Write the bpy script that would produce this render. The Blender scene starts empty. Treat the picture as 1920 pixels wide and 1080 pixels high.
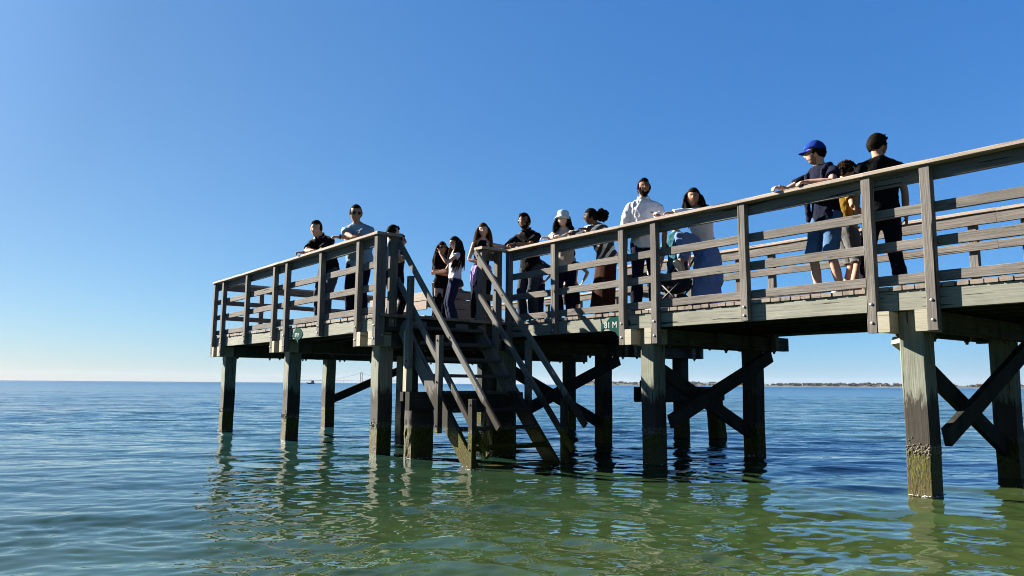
import bpy, math, random
import numpy as np
from mathutils import Vector, Matrix
R = math.radians
random.seed(7); rng = np.random.default_rng(11)
scn = bpy.context.scene
COL = scn.collection

# ------------------------------------------------------------------ camera
CAM_H = 1.05
YAW, PITCH, ROLL, FPX = 0.67443, 0.12680, 0.00783, 1411.99
cam_d = bpy.data.cameras.new('camera'); cam = bpy.data.objects.new('camera', cam_d); COL.objects.link(cam)
cam_d.sensor_width = 36.0; cam_d.lens = 36.0 * FPX / 1920.0; cam_d.clip_start = 0.05; cam_d.clip_end = 30000
fwd = Vector((math.sin(YAW) * math.cos(PITCH), math.cos(YAW) * math.cos(PITCH), math.sin(PITCH)))
right0 = Vector((math.cos(YAW), -math.sin(YAW), 0)); up0 = right0.cross(fwd)
rt = right0 * math.cos(ROLL) + up0 * math.sin(ROLL); upv = up0 * math.cos(ROLL) - right0 * math.sin(ROLL)
cam.matrix_world = Matrix(((rt.x, upv.x, -fwd.x, 0), (rt.y, upv.y, -fwd.y, 0), (rt.z, upv.z, -fwd.z, CAM_H), (0, 0, 0, 1)))
scn.camera = cam

# ------------------------------------------------------------------ sky and sun
SUN = Vector((-0.40, 0.92, 0.50)).normalized()
elev = math.asin(SUN.z); az = math.atan2(SUN.x, SUN.y)
w = bpy.data.worlds.new('World'); scn.world = w; w.use_nodes = True
nt = w.node_tree; bg = nt.nodes['Background']
sky = nt.nodes.new('ShaderNodeTexSky'); sky.sky_type = 'NISHITA'; sky.sun_disc = False
sky.sun_elevation = elev; sky.sun_rotation = az; sky.altitude = 0; sky.air_density = 1.0; sky.dust_density = 0.1; sky.ozone_density = 3.0
# sky tint: deeper blue away from the sun, paler towards the horizon (depends on direction only)
def wn(op, a, b=0.0, c=0.0):
    m = nt.nodes.new('ShaderNodeMath'); m.operation = op
    for i, v in enumerate((a, b, c)):
        if hasattr(v, 'links'): nt.links.new(v, m.inputs[i])
        else: m.inputs[i].default_value = v
    return m.outputs[0]
wtc = nt.nodes.new('ShaderNodeTexCoord'); wsep = nt.nodes.new('ShaderNodeSeparateXYZ'); nt.links.new(wtc.outputs['Generated'], wsep.inputs[0])
wdot = nt.nodes.new('ShaderNodeVectorMath'); wdot.operation = 'DOT_PRODUCT'; nt.links.new(wtc.outputs['Generated'], wdot.inputs[0]); wdot.inputs[1].default_value = SUN
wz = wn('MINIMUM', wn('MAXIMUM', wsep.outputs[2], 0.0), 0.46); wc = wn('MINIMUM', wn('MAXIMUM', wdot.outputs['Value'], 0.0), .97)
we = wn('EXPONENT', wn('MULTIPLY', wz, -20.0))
wback = wn('ADD', wn('MULTIPLY', wn('MINIMUM', wdot.outputs['Value'], 0.0), 1.1), wn('MULTIPLY', wn('MAXIMUM', wn('SUBTRACT', wsep.outputs[2], .5), 0.0), -1.5))  # unseen sky behind the camera and overhead darkened to deepen the shade
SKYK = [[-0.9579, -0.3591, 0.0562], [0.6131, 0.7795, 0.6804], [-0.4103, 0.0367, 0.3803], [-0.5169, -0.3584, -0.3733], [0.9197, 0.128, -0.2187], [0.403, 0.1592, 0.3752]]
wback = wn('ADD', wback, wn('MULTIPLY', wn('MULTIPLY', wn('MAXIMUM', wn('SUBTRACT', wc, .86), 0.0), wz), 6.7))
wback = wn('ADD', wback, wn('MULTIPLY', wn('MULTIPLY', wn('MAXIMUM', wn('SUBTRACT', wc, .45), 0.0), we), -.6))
wcomb = nt.nodes.new('ShaderNodeCombineXYZ')
for ch in range(3):
    k = [r[ch] for r in SKYK]
    v = wn('MULTIPLY_ADD', wz, k[1], k[0] - .69); v = wn('MULTIPLY_ADD', wn('MULTIPLY', wz, wz), k[2], v)
    v = wn('MULTIPLY_ADD', wc, k[3], v); v = wn('MULTIPLY_ADD', wn('MULTIPLY', wc, wc), k[4], v); v = wn('MULTIPLY_ADD', we, k[5], v); v = wn('ADD', v, wback)
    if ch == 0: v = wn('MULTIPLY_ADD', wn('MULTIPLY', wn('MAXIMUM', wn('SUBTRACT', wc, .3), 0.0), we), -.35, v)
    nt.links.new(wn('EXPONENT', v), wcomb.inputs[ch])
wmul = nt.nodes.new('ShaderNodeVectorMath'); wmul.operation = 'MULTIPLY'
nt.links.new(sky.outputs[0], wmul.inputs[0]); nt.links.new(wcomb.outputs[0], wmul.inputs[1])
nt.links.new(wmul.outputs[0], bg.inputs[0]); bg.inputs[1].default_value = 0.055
sl = bpy.data.lights.new('sun', 'SUN'); sl.energy = 5.0; sl.angle = R(0.53); sl.color = (1.0, 0.93, 0.82)
so = bpy.data.objects.new('sun', sl); COL.objects.link(so)
so.rotation_euler = SUN.to_track_quat('Z', 'Y').to_euler()
scn.view_settings.view_transform = 'Standard'; scn.view_settings.look = 'None'
scn.view_settings.exposure = 2.3; scn.view_settings.gamma = 1.0
scn.cycles.use_denoising = True; scn.cycles.filter_width = 1.0
scn.cycles.max_bounces = 8; scn.cycles.caustics_reflective = False; scn.cycles.caustics_refractive = False

# ------------------------------------------------------------------ helpers: objects
def tag(o, label, cat=None, group=None, kind=None):
    if label: o['label'] = label
    if cat: o['category'] = cat
    if group: o['group'] = group
    if kind: o['kind'] = kind
    return o
def empty(name, loc=(0, 0, 0), rz=0.0):
    o = bpy.data.objects.new(name, None); o.location = loc; o.rotation_euler = (0, 0, rz); o.empty_display_size = 0.1
    COL.objects.link(o); return o
def mesh_obj(name, V, F, mats, parent=None, uv=None, mi=None, smooth=False):
    me = bpy.data.meshes.new(name)
    me.from_pydata([tuple(v) for v in V], [], [tuple(f) for f in F])
    if not isinstance(mats, (list, tuple)): mats = [mats]
    for m in mats: me.materials.append(m)
    if mi is not None: me.polygons.foreach_set('material_index', mi)
    if uv is not None:
        l = me.uv_layers.new(name='UVMap'); l.data.foreach_set('uv', np.asarray(uv, dtype=np.float32).ravel())
    if smooth: me.polygons.foreach_set('use_smooth', [True] * len(me.polygons))
    me.update()
    o = bpy.data.objects.new(name, me); COL.objects.link(o)
    if parent is not None: o.parent = parent
    return o

class MB:
    def __init__(s): s.V = []; s.F = []; s.UV = []; s.MI = []
    def add(s, V, F, uv=None, mi=0):
        b = len(s.V); s.V += [tuple(v) for v in V]
        for k, f in enumerate(F):
            s.F.append(tuple(i + b for i in f)); s.MI.append(mi)
            if uv is not None: s.UV += uv[k]
            else: s.UV += [(V[i][0], V[i][1] + V[i][2]) for i in f]
        return s
    def beam(s, a, b, wx, wy, side=None, ch=0.005, seg=0.35, wob=0.0015, mi=0, cutA=None):
        """timber from a to b; wx = size along 'side', wy = size along the third axis"""
        a = Vector(a); b = Vector(b); d = b - a; L = d.length; d.normalize()
        if side is None: side = Vector((1, 0, 0)) if abs(d.x) < 0.9 else Vector((0, 1, 0))
        side = Vector(side); side = (side - d * side.dot(d)).normalized(); t = d.cross(side)
        hx, hy = wx / 2, wy / 2
        sec = [(-hx + ch, -hy), (hx - ch, -hy), (hx, -hy + ch), (hx, hy - ch), (hx - ch, hy), (-hx + ch, hy), (-hx, hy - ch), (-hx, -hy + ch)]
        per = [0]
        for i in range(8):
            p, q = sec[i], sec[(i + 1) % 8]; per.append(per[-1] + math.hypot(p[0] - q[0], p[1] - q[1]))
        n = max(1, int(L / seg)); u0 = random.uniform(0, 40); v0 = random.uniform(0, 40)
        ph = [random.uniform(0, 6.28) for _ in range(4)]
        V = []; F = []; UV = []
        for k in range(n + 1):
            x = L * k / n
            ox = wob * (math.sin(x * 2.1 + ph[0]) + math.sin(x * 5.3 + ph[1])); oy = wob * (math.sin(x * 1.7 + ph[2]) + math.sin(x * 4.9 + ph[3]))
            for (p, q) in sec:
                j = random.uniform(-1, 1) * wob * 0.6
                V.append(a + d * x + side * (p + ox + j) + t * (q + oy + j))
        for k in range(n):
            for i in range(8):
                i2 = (i + 1) % 8
                F.append((k * 8 + i, k * 8 + i2, (k + 1) * 8 + i2, (k + 1) * 8 + i))
                xa, xb = u0 + L * k / n, u0 + L * (k + 1) / n
                UV.append([(xa, v0 + per[i]), (xa, v0 + per[i + 1]), (xb, v0 + per[i + 1]), (xb, v0 + per[i])])
        F.append(tuple(range(7, -1, -1))); UV.append([(u0 + sec[i][0] * .3, v0 + sec[i][1] * 3) for i in range(7, -1, -1)])
        F.append(tuple(n * 8 + i for i in range(8))); UV.append([(u0 + sec[i][0] * .3, v0 + sec[i][1] * 3) for i in range(8)])
        return s.add(V, F, UV, mi)
    def tube(s, pts, rad, n=8, mi=0, cap=True):
        pts = [Vector(p) for p in pts]
        if not isinstance(rad, (list, tuple)): rad = [rad] * len(pts)
        V = []; F = []; prev = None
        for k, p in enumerate(pts):
            d = (pts[min(k + 1, len(pts) - 1)] - pts[max(k - 1, 0)]).normalized()
            if prev is None: prev = d.orthogonal().normalized()
            u = (prev - d * prev.dot(d)).normalized(); prev = u; v = d.cross(u)
            for i in range(n):
                a = 2 * math.pi * i / n; V.append(p + (u * math.cos(a) + v * math.sin(a)) * rad[k])
        for k in range(len(pts) - 1):
            for i in range(n):
                F.append((k * n + i, k * n + (i + 1) % n, (k + 1) * n + (i + 1) % n, (k + 1) * n + i))
        if cap: F.append(tuple(range(n - 1, -1, -1))); F.append(tuple((len(pts) - 1) * n + i for i in range(n)))
        return s.add(V, F, None, mi)
    def lathe(s, prof, n=20, M=None, mi=0):
        V = []; F = []
        for (r, z) in prof:
            for i in range(n):
                a = 2 * math.pi * i / n; v = Vector((r * math.cos(a), r * math.sin(a), z)); V.append(M @ v if M else v)
        m = len(prof)
        for k in range(m - 1):
            for i in range(n): F.append((k * n + i, k * n + (i + 1) % n, (k + 1) * n + (i + 1) % n, (k + 1) * n + i))
        F.append(tuple(range(n - 1, -1, -1))); F.append(tuple((m - 1) * n + i for i in range(n)))
        return s.add(V, F, None, mi)
    def prism(s, poly, o, ux, uy, depth, mi=0):
        """flat outline poly [(x,y)] in plane (o,ux,uy), thickened by vector depth"""
        o = Vector(o); ux = Vector(ux); uy = Vector(uy); dp = Vector(depth); n = len(poly)
        V = [o + ux * x + uy * y for x, y in poly] + [o + ux * x + uy * y + dp for x, y in poly]
        F = [tuple(range(n)), tuple(range(2 * n - 1, n - 1, -1))] + [(i, i + n, (i + 1) % n + n, (i + 1) % n) for i in range(n)]
        return s.add(V, F, None, mi)
    def build(s, name, mats, parent=None, smooth=False):
        return mesh_obj(name, s.V, s.F, mats, parent, uv=s.UV, mi=s.MI, smooth=smooth)

# ------------------------------------------------------------------ helpers: materials
def newmat(name):
    m = bpy.data.materials.new(name); m.use_nodes = True
    return m, m.node_tree, m.node_tree.nodes['Principled BSDF']
def N(nt, t, **kw):
    n = nt.nodes.new('ShaderNode' + t)
    for k, v in kw.items():
        if k.startswith('i_'): n.inputs[int(k[2:]) if k[2:].isdigit() else k[2:]].default_value = v
        else: setattr(n, k, v)
    return n
def ramp(nt, fac, stops, interp='LINEAR'):
    r = N(nt, 'ValToRGB'); cr = r.color_ramp; cr.interpolation = interp
    while len(cr.elements) < len(stops): cr.elements.new(0.5)
    for e, (p, c) in zip(cr.elements, stops): e.position = p; e.color = (*c, 1) if len(c) == 3 else c
    nt.links.new(fac, r.inputs[0]); return r.outputs[0]
def mixc(nt, fac, a, b, mode='MIX'):
    m = N(nt, 'Mix', data_type='RGBA', blend_type=mode)
    for sock, val in ((m.inputs[0], fac), (m.inputs[6], a), (m.inputs[7], b)):
        if hasattr(val, 'is_linked') or hasattr(val, 'links'): nt.links.new(val, sock)
        elif isinstance(val, (int, float)): sock.default_value = val
        else: sock.default_value = (*val, 1)
    return m.outputs[2]
def mapping(nt, vec, scale=(1, 1, 1), loc=(0, 0, 0)):
    mp = N(nt, 'Mapping'); mp.inputs['Scale'].default_value = scale; mp.inputs['Location'].default_value = loc
    nt.links.new(vec, mp.inputs[0]); return mp.outputs[0]
def noise(nt, vec, scale=5, detail=4, rough=.55, dist=0):
    n = N(nt, 'TexNoise'); n.inputs['Scale'].default_value = scale; n.inputs['Detail'].default_value = detail
    n.inputs['Roughness'].default_value = rough; n.inputs['Distortion'].default_value = dist
    nt.links.new(vec, n.inputs['Vector']); return n.outputs[0]
def math_(nt, op, a, b=0.0, c=0.0):
    m = N(nt, 'Math', operation=op)
    for i, v in enumerate((a, b, c)):
        if hasattr(v, 'links'): nt.links.new(v, m.inputs[i])
        else: m.inputs[i].default_value = v
    return m.outputs[0]

def wood(name, dark, mid, light, rough=.85, bump=.6, grain=74, knots=.5, stain=None, tide=False, crack=(0.02, 0.018, 0.016)):
    m, nt, bs = newmat(name)
    tc = N(nt, 'TexCoord'); geo = N(nt, 'NewGeometry')
    uv = tc.outputs['UV']
    # warp so that the grain wanders and bends round knots
    warp = noise(nt, mapping(nt, uv, (1.3, 5, 1)), 1.0, 2)
    vor = N(nt, 'TexVoronoi'); vor.inputs['Scale'].default_value = 1.0
    nt.links.new(mapping(nt, uv, (1.7, 7, 1)), vor.inputs['Vector'])
    kn = math_(nt, 'SMOOTH_MIN', vor.outputs['Distance'], .28, .1)
    sep = N(nt, 'SeparateXYZ'); nt.links.new(uv, sep.inputs[0])
    v2 = math_(nt, 'ADD', sep.outputs[1], math_(nt, 'MULTIPLY', warp, .035))
    v2 = math_(nt, 'ADD', v2, math_(nt, 'MULTIPLY', kn, knots * .06))
    cb = N(nt, 'CombineXYZ'); nt.links.new(math_(nt, 'MULTIPLY', sep.outputs[0], 1.6), cb.inputs[0]); nt.links.new(math_(nt, 'MULTIPLY', v2, grain), cb.inputs[1])
    g1 = noise(nt, cb.outputs[0], 1.0, 5, .65)
    cb2 = N(nt, 'CombineXYZ'); nt.links.new(math_(nt, 'MULTIPLY', sep.outputs[0], 3.2), cb2.inputs[0]); nt.links.new(math_(nt, 'MULTIPLY', v2, grain * 3.2), cb2.inputs[1])
    g2 = noise(nt, cb2.outputs[0], 1.0, 3, .6)
    g = math_(nt, 'ADD', math_(nt, 'MULTIPLY', g1, .65), math_(nt, 'MULTIPLY', g2, .35))
    col = ramp(nt, g, [(0.30, dark), (0.44, mid), (0.70, light)])
    big = noise(nt, geo.outputs['Position'], 1.1, 4, .6)
    col = mixc(nt, ramp(nt, big, [(0.35, (0, 0, 0)), (0.7, (.55, .55, .55))]), col, tuple(x * .72 for x in mid))
    # cracks / checks
    cb3 = N(nt, 'CombineXYZ'); nt.links.new(math_(nt, 'MULTIPLY', sep.outputs[0], .9), cb3.inputs[0]); nt.links.new(math_(nt, 'MULTIPLY', v2, 26), cb3.inputs[1])
    ck = noise(nt, cb3.outputs[0], 1.0, 2, .5)
    ckm = ramp(nt, ck, [(0.0, (1, 1, 1)), (0.315, (1, 1, 1)), (0.335, (0, 0, 0)), (1.0, (0, 0, 0))])
    col = mixc(nt, ckm, col, crack)
    # knots
    km = ramp(nt, vor.outputs['Distance'], [(0.0, (1, 1, 1)), (0.06, (1, 1, 1)), (0.10, (0, 0, 0)), (1, (0, 0, 0))])
    col = mixc(nt, math_(nt, 'MULTIPLY', km, .65), col, tuple(x * .4 for x in mid))
    h = math_(nt, 'ADD', g, math_(nt, 'MULTIPLY', ckm, -.9))
    if stain:
        st = noise(nt, mapping(nt, geo.outputs['Position'], (3, 3, .8)), 1.5, 5, .65)
        col = mixc(nt, ramp(nt, st, [(0.48, (0, 0, 0)), (0.66, (.75, .75, .75))]), col, stain)
    if tide:
        sp = N(nt, 'SeparateXYZ'); nt.links.new(geo.outputs['Position'], sp.inputs[0])
        ed = noise(nt, mapping(nt, geo.outputs['Position'], (14, 14, 3)), 1.0, 5, .7)
        ed2 = noise(nt, mapping(nt, geo.outputs['Position'], (40, 40, 5)), 1.0, 4, .7)
        z = math_(nt, 'ADD', sp.outputs[2], math_(nt, 'MULTIPLY', math_(nt, 'SUBTRACT', ed, .5), -.75))
        z = math_(nt, 'ADD', z, math_(nt, 'MULTIPLY', math_(nt, 'SUBTRACT', ed2, .5), -.25))
        wetm = ramp(nt, z, [(0.86, (1, 1, 1)), (1.04, (0, 0, 0))])
        col = mixc(nt, wetm, col, mixc(nt, g, (0.008, 0.007, 0.006), (0.05, 0.042, 0.032)))
        z2 = math_(nt, 'ADD', sp.outputs[2], math_(nt, 'MULTIPLY', math_(nt, 'SUBTRACT', ed2, .5), -.12))
        alg = ramp(nt, z2, [(0.43, (1, 1, 1)), (0.47, (0, 0, 0))])
        ag = noise(nt, mapping(nt, geo.outputs['Position'], (70, 70, 22)), 1.0, 5, .7)
        acol = ramp(nt, ag, [(0.32, (0.004, 0.005, 0.0)), (0.5, (0.034, 0.034, 0.0)), (0.68, (0.115, 0.098, 0.0))])
        col = mixc(nt, alg, col, acol)
        low = ramp(nt, z2, [(0.08, (1, 1, 1)), (0.22, (0, 0, 0))])
        col = mixc(nt, math_(nt, 'MULTIPLY', low, .6), col, (0.05, 0.035, 0.008))
        # barnacle line
        bar = ramp(nt, z2, [(0.40, (0, 0, 0)), (0.43, (1, 1, 1)), (0.47, (1, 1, 1)), (0.5, (0, 0, 0))])
        bn = N(nt, 'TexVoronoi'); bn.inputs['Scale'].default_value = 60; nt.links.new(geo.outputs['Position'], bn.inputs['Vector'])
        bm = math_(nt, 'MULTIPLY', bar, ramp(nt, bn.outputs['Distance'], [(0.2, (1, 1, 1)), (0.4, (0, 0, 0))]))
        col = mixc(nt, math_(nt, 'MULTIPLY', bm, .7), col, (0.28, 0.25, 0.20))
        h = math_(nt, 'ADD', h, math_(nt, 'MULTIPLY', math_(nt, 'MULTIPLY', alg, ag), 2.5))
        rr = ramp(nt, z, [(0.2, (.55, .55, .55)), (0.95, (rough, rough, rough))]); nt.links.new(rr, bs.inputs['Roughness'])
    else: bs.inputs['Roughness'].default_value = rough
    nt.links.new(col, bs.inputs['Base Color'])
    b = N(nt, 'Bump'); b.inputs['Strength'].default_value = bump; b.inputs['Distance'].default_value = .006
    nt.links.new(h, b.inputs['Height']); nt.links.new(b.outputs[0], bs.inputs['Normal'])
    bs.inputs['Specular IOR Level'].default_value = .18 if mid[0] > .1 else .06
    return m

M = {}
M['grey'] = wood('weathered_grey_wood', (0.020, 0.017, 0.0155), (0.098, 0.089, 0.080), (0.245, 0.223, 0.198), bump=.8)
M['cap'] = wood('weathered_cap_wood', (0.07, 0.053, 0.043), (0.24, 0.195, 0.16), (0.44, 0.37, 0.305), knots=.9, bump=.9)
M['fascia'] = wood('greenish_rim_wood', (0.055, 0.055, 0.043), (0.148, 0.150, 0.122), (0.25, 0.25, 0.205), bump=.6, grain=34, knots=.9)
M['block'] = wood('sunlit_beam_wood', (0.13, 0.12, 0.085), (0.27, 0.25, 0.19), (0.38, 0.35, 0.27), grain=40)  # sunlight put into the colour, for the lit ends of the beams
M['dark'] = wood('dark_shaded_wood', (0.010, 0.010, 0.009), (0.024, 0.025, 0.021), (0.058, 0.059, 0.048), stain=(0.012, 0.012, 0.01))  # shade darkened into the colour of timber under the deck and on shaded sides
M['deck'] = wood('deck_plank_wood', (0.07, 0.055, 0.045), (0.17, 0.14, 0.115), (0.28, 0.24, 0.20), stain=(0.04, 0.033, 0.027))
M['pile'] = wood('tidal_pile_wood', (0.045, 0.05, 0.038), (0.128, 0.136, 0.106), (0.235, 0.243, 0.188), tide=True, grain=30, bump=.8)
M['pile_shaded'] = wood('shaded_pile_wood', (0.015, 0.016, 0.013), (0.038, 0.041, 0.033), (0.085, 0.088, 0.07), tide=True, grain=30, bump=.8)  # darker copy of the pile wood, shade of the deck put into its colour
M['stair'] = wood('stair_wood', (0.027, 0.027, 0.025), (0.092, 0.090, 0.082), (0.21, 0.20, 0.178), tide=True)
M['tread'] = wood('stair_tread_wood', (0.02, 0.019, 0.017), (0.055, 0.054, 0.048), (0.13, 0.125, 0.11), tide=True)
M['beam'] = wood('shaded_beam_wood', (0.018, 0.02, 0.017), (0.05, 0.055, 0.047), (0.11, 0.115, 0.095), stain=(0.014, 0.014, 0.012), grain=34)  # shade put into the colour of the cross beams past their lit ends
M['bench'] = wood('bench_wood', (0.07, 0.055, 0.047), (0.19, 0.16, 0.14), (0.33, 0.285, 0.245), bump=.6)

def simple(name, col, rough=.8, metal=0, bump=0, bscale=200, var=.15, spec=.3, sheen=0, vscale=6):
    m, nt, bs = newmat(name)
    tc = N(nt, 'TexCoord')
    n = noise(nt, tc.outputs['Object'], vscale, 4, .6)
    c = mixc(nt, n, tuple(x * (1 - var) for x in col), tuple(min(1, x * (1 + var)) for x in col))
    nt.links.new(c, bs.inputs['Base Color']); bs.inputs['Roughness'].default_value = rough; bs.inputs['Metallic'].default_value = metal
    bs.inputs['Specular IOR Level'].default_value = spec
    if sheen: bs.inputs['Sheen Weight'].default_value = sheen
    if bump:
        b = N(nt, 'Bump'); b.inputs['Strength'].default_value = bump; b.inputs['Distance'].default_value = .004
        n2 = noise(nt, tc.outputs['Object'], bscale, 3, .6); nt.links.new(n2, b.inputs['Height']); nt.links.new(b.outputs[0], bs.inputs['Normal'])
    return m
M['bolt'] = simple('galvanised_bolt', (0.35, 0.34, 0.32), .45, .8)
M['crust'] = simple('barnacle_crust', (0.12, 0.10, 0.075), .9, var=.6, vscale=40)
M['plate'] = simple('weathered_steel_plate', (0.10, 0.11, 0.12), .7, .3, var=.6, vscale=25)
M['rust'] = simple('rusty_bolt', (0.06, 0.045, 0.035), .8)

# ------------------------------------------------------------------ water
def make_water():
    m, nt, bs = newmat('sea_water')
    geo = N(nt, 'NewGeometry'); P = geo.outputs['Position']
    # body colour: shallow sandy green near the beach, deeper blue green outwards, patches of weed; dark reflections and shade by the piles painted in
    d1 = N(nt, 'VectorMath', operation='DOT_PRODUCT'); nt.links.new(P, d1.inputs[0]); d1.inputs[1].default_value = (-.10, 1, 0)
    dd = math_(nt, 'ADD', d1.outputs['Value'], math_(nt, 'MULTIPLY', math_(nt, 'SUBTRACT', noise(nt, P, .35, 4, .6), .5), 5))
    deep = ramp(nt, math_(nt, 'DIVIDE', dd, 60), [(0.0, (0.036, 0.056, 0.017)), (0.055, (0.023, 0.045, 0.016)), (0.13, (0.008, 0.025, 0.016)), (0.25, (0.006, 0.033, 0.040)), (0.6, (0.004, 0.044, 0.095)), (1, (0.005, 0.050, 0.120))])
    pt = noise(nt, mapping(nt, P, (1, 1, 0)), 1.6, 5, .6)
    deep = mixc(nt, ramp(nt, pt, [(0.42, (0, 0, 0)), (0.62, (.6, .6, .6))]), deep, mixc(nt, .5, deep, (0.026, 0.029, 0.009)))
    nt.links.new(deep, bs.inputs['Base Color'])
    bs.inputs['IOR'].default_value = 1.45; bs.inputs['Specular IOR Level'].default_value = .62
    ca, sa = math.cos(YAW), math.sin(YAW)
    rot = N(nt, 'Mapping'); rot.vector_type = 'TEXTURE'; rot.inputs['Rotation'].default_value = (0, 0, -YAW + .12); rot.inputs['Scale'].default_value = (2.2, 1, 1)
    nt.links.new(P, rot.inputs[0])
    n1 = noise(nt, rot.outputs[0], 3.0, 3, .5, .4); n2 = noise(nt, rot.outputs[0], 1.3, 4, .6, .3); n3 = noise(nt, rot.outputs[0], .22, 4, .6, .3)
    dist = N(nt, 'VectorMath', operation='LENGTH'); nt.links.new(P, dist.inputs[0])
    far = ramp(nt, math_(nt, 'DIVIDE', dist.outputs['Value'], 100), [(0.05, (0, 0, 0)), (0.35, (1, 1, 1))])
    hgt = math_(nt, 'ADD', math_(nt, 'MULTIPLY', n1, .012), math_(nt, 'MULTIPLY', math_(nt, 'MULTIPLY', n2, .20), far))
    hgt = math_(nt, 'ADD', hgt, math_(nt, 'MULTIPLY', math_(nt, 'MULTIPLY', n3, .8), far))
    nt.links.new(ramp(nt, math_(nt, 'DIVIDE', dist.outputs['Value'], 400), [(0.02, (.02, .02, .02)), (0.12, (.10, .10, .10)), (1, (.26, .26, .26))]), bs.inputs['Roughness'])
    b = N(nt, 'Bump'); b.inputs['Strength'].default_value = 1; b.inputs['Distance'].default_value = 1.0
    nt.links.new(hgt, b.inputs['Height']); nt.links.new(b.outputs[0], bs.inputs['Normal'])
    # polar sheet, dense where the ripples are near
    rs = [0.0, .3, .6, .9]; r = 1.1
    while r < 4300:
        rs.append(r); r += max(.010, min(r * r * .0012, r * (.006 if r < 90 else .05)))
    rs = np.array(rs)
    th = list(np.arange(-180, -42, 3.0)) + list(np.arange(-42, 42, .105)) + list(np.arange(42, 180, 3.0))
    th = np.radians(np.array(th)) + YAW
    RR, TT = np.meshgrid(rs, th, indexing='ij')
    X = RR * np.sin(TT); Y = RR * np.cos(TT); Z = np.zeros_like(X)
    g = np.random.default_rng(5); NW = 96
    wx = X + .25 * np.sin(.9 * Y + 1) + .12 * np.sin(2.3 * X + 1.7 * Y); wy = Y + .25 * np.sin(.8 * X + 2) + .12 * np.sin(2.1 * Y - 1.3 * X)
    for i in range(NW):
        lam = 0.10 * (2.6 / .10) ** (i / (NW - 1)); k = 2 * np.pi / lam
        a = YAW + .10 + g.normal(0, .42 if lam > .5 else .6)
        st = .0150 * (1.25 if lam < .35 else (1.0 if lam < 1.0 else .72))
        keep = np.clip((lam * 75 - RR) / (lam * 35), 0, 1)
        amp = st / k
        ph = k * (np.sin(a) * wx + np.cos(a) * wy) + g.uniform(0, 6.28)
        Z += keep * amp * (np.sin(ph) + .22 * np.sin(2 * ph + 1.57))
    Z *= .8 + .4 * np.sin(.31 * X + .5) * np.sin(.27 * Y + 1.3)
    nr, na = X.shape
    V = np.stack([X, Y, Z], -1).reshape(-1, 3)
    idx = np.arange(nr * na).reshape(nr, na); nx = np.roll(idx, -1, axis=1)
    F = np.stack([idx[:-1], idx[1:], nx[1:], nx[:-1]], -1).reshape(-1, 4)
    me = bpy.data.meshes.new('sea'); me.vertices.add(len(V)); me.vertices.foreach_set('co', V.astype(np.float32).ravel())
    me.loops.add(F.size); me.loops.foreach_set('vertex_index', F.astype(np.int32).ravel())
    me.polygons.add(len(F)); me.polygons.foreach_set('loop_start', np.arange(0, F.size, 4, dtype=np.int32))
    me.polygons.foreach_set('use_smooth', np.ones(len(F), dtype=bool)); me.update(calc_edges=True); me.materials.append(m)
    o = bpy.data.objects.new('water', me); COL.objects.link(o)
    tag(o, 'rippled blue green sea reaching the horizon', kind='structure')
    # normals must point up
    if me.polygons[len(F) // 2].normal.z < 0: me.flip_normals()
make_water()

# ------------------------------------------------------------------ pier dimensions (metres)
XW, XP = 7.593, 5.222
YB = [-.05, 3.368, 6.807, 10.014, 13.370, 16.858]
G, PW = .24, .24
ROW = [5.545, 7.905, 10.21, 12.47]
ZB, ZT, ZF, ZD, ZDT = 1.59, 1.80, 1.803, 2.003, 2.047
YP0 = YB[3] - G - .10     # face of the platform towards the beach
YP1 = YB[5] + G + .10
XE, XPE = 10.42, 12.80    # far edges of walkway and platform
pier = empty('pier', (8.9, 9.0, 0))
tag(pier, 'long weathered timber pier on square piles with a wider platform at its end', 'pier')
bpy.context.view_layer.update()
def under(o, root):
    o.parent = root; o.matrix_parent_inverse = root.matrix_world.inverted() if root.type == 'EMPTY' else Matrix.Identity(4)
    return o
def setp(o, root):
    bpy.context.view_layer.update(); o.parent = root; o.matrix_parent_inverse = root.matrix_world.inverted(); return o
INV = {}
def part(mb, name, mat, root, smooth=False, label=None):
    o = mb.build(name, mat, None, smooth)
    if root.name not in INV:
        bpy.context.view_layer.update(); INV[root.name] = root.matrix_world.inverted()
    o.parent = root; o.matrix_parent_inverse = INV[root.name]
    if label: o['label'] = label
    return o
def rough_pile(cx, cy, w_, wy=None, top=1.9, bot=-1.2):
    wy = wy or w_
    return MB().beam((cx, cy, bot), (cx, cy, top), w_, wy, side=(1, 0, 0), ch=.012, seg=.12, wob=.003)
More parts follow.
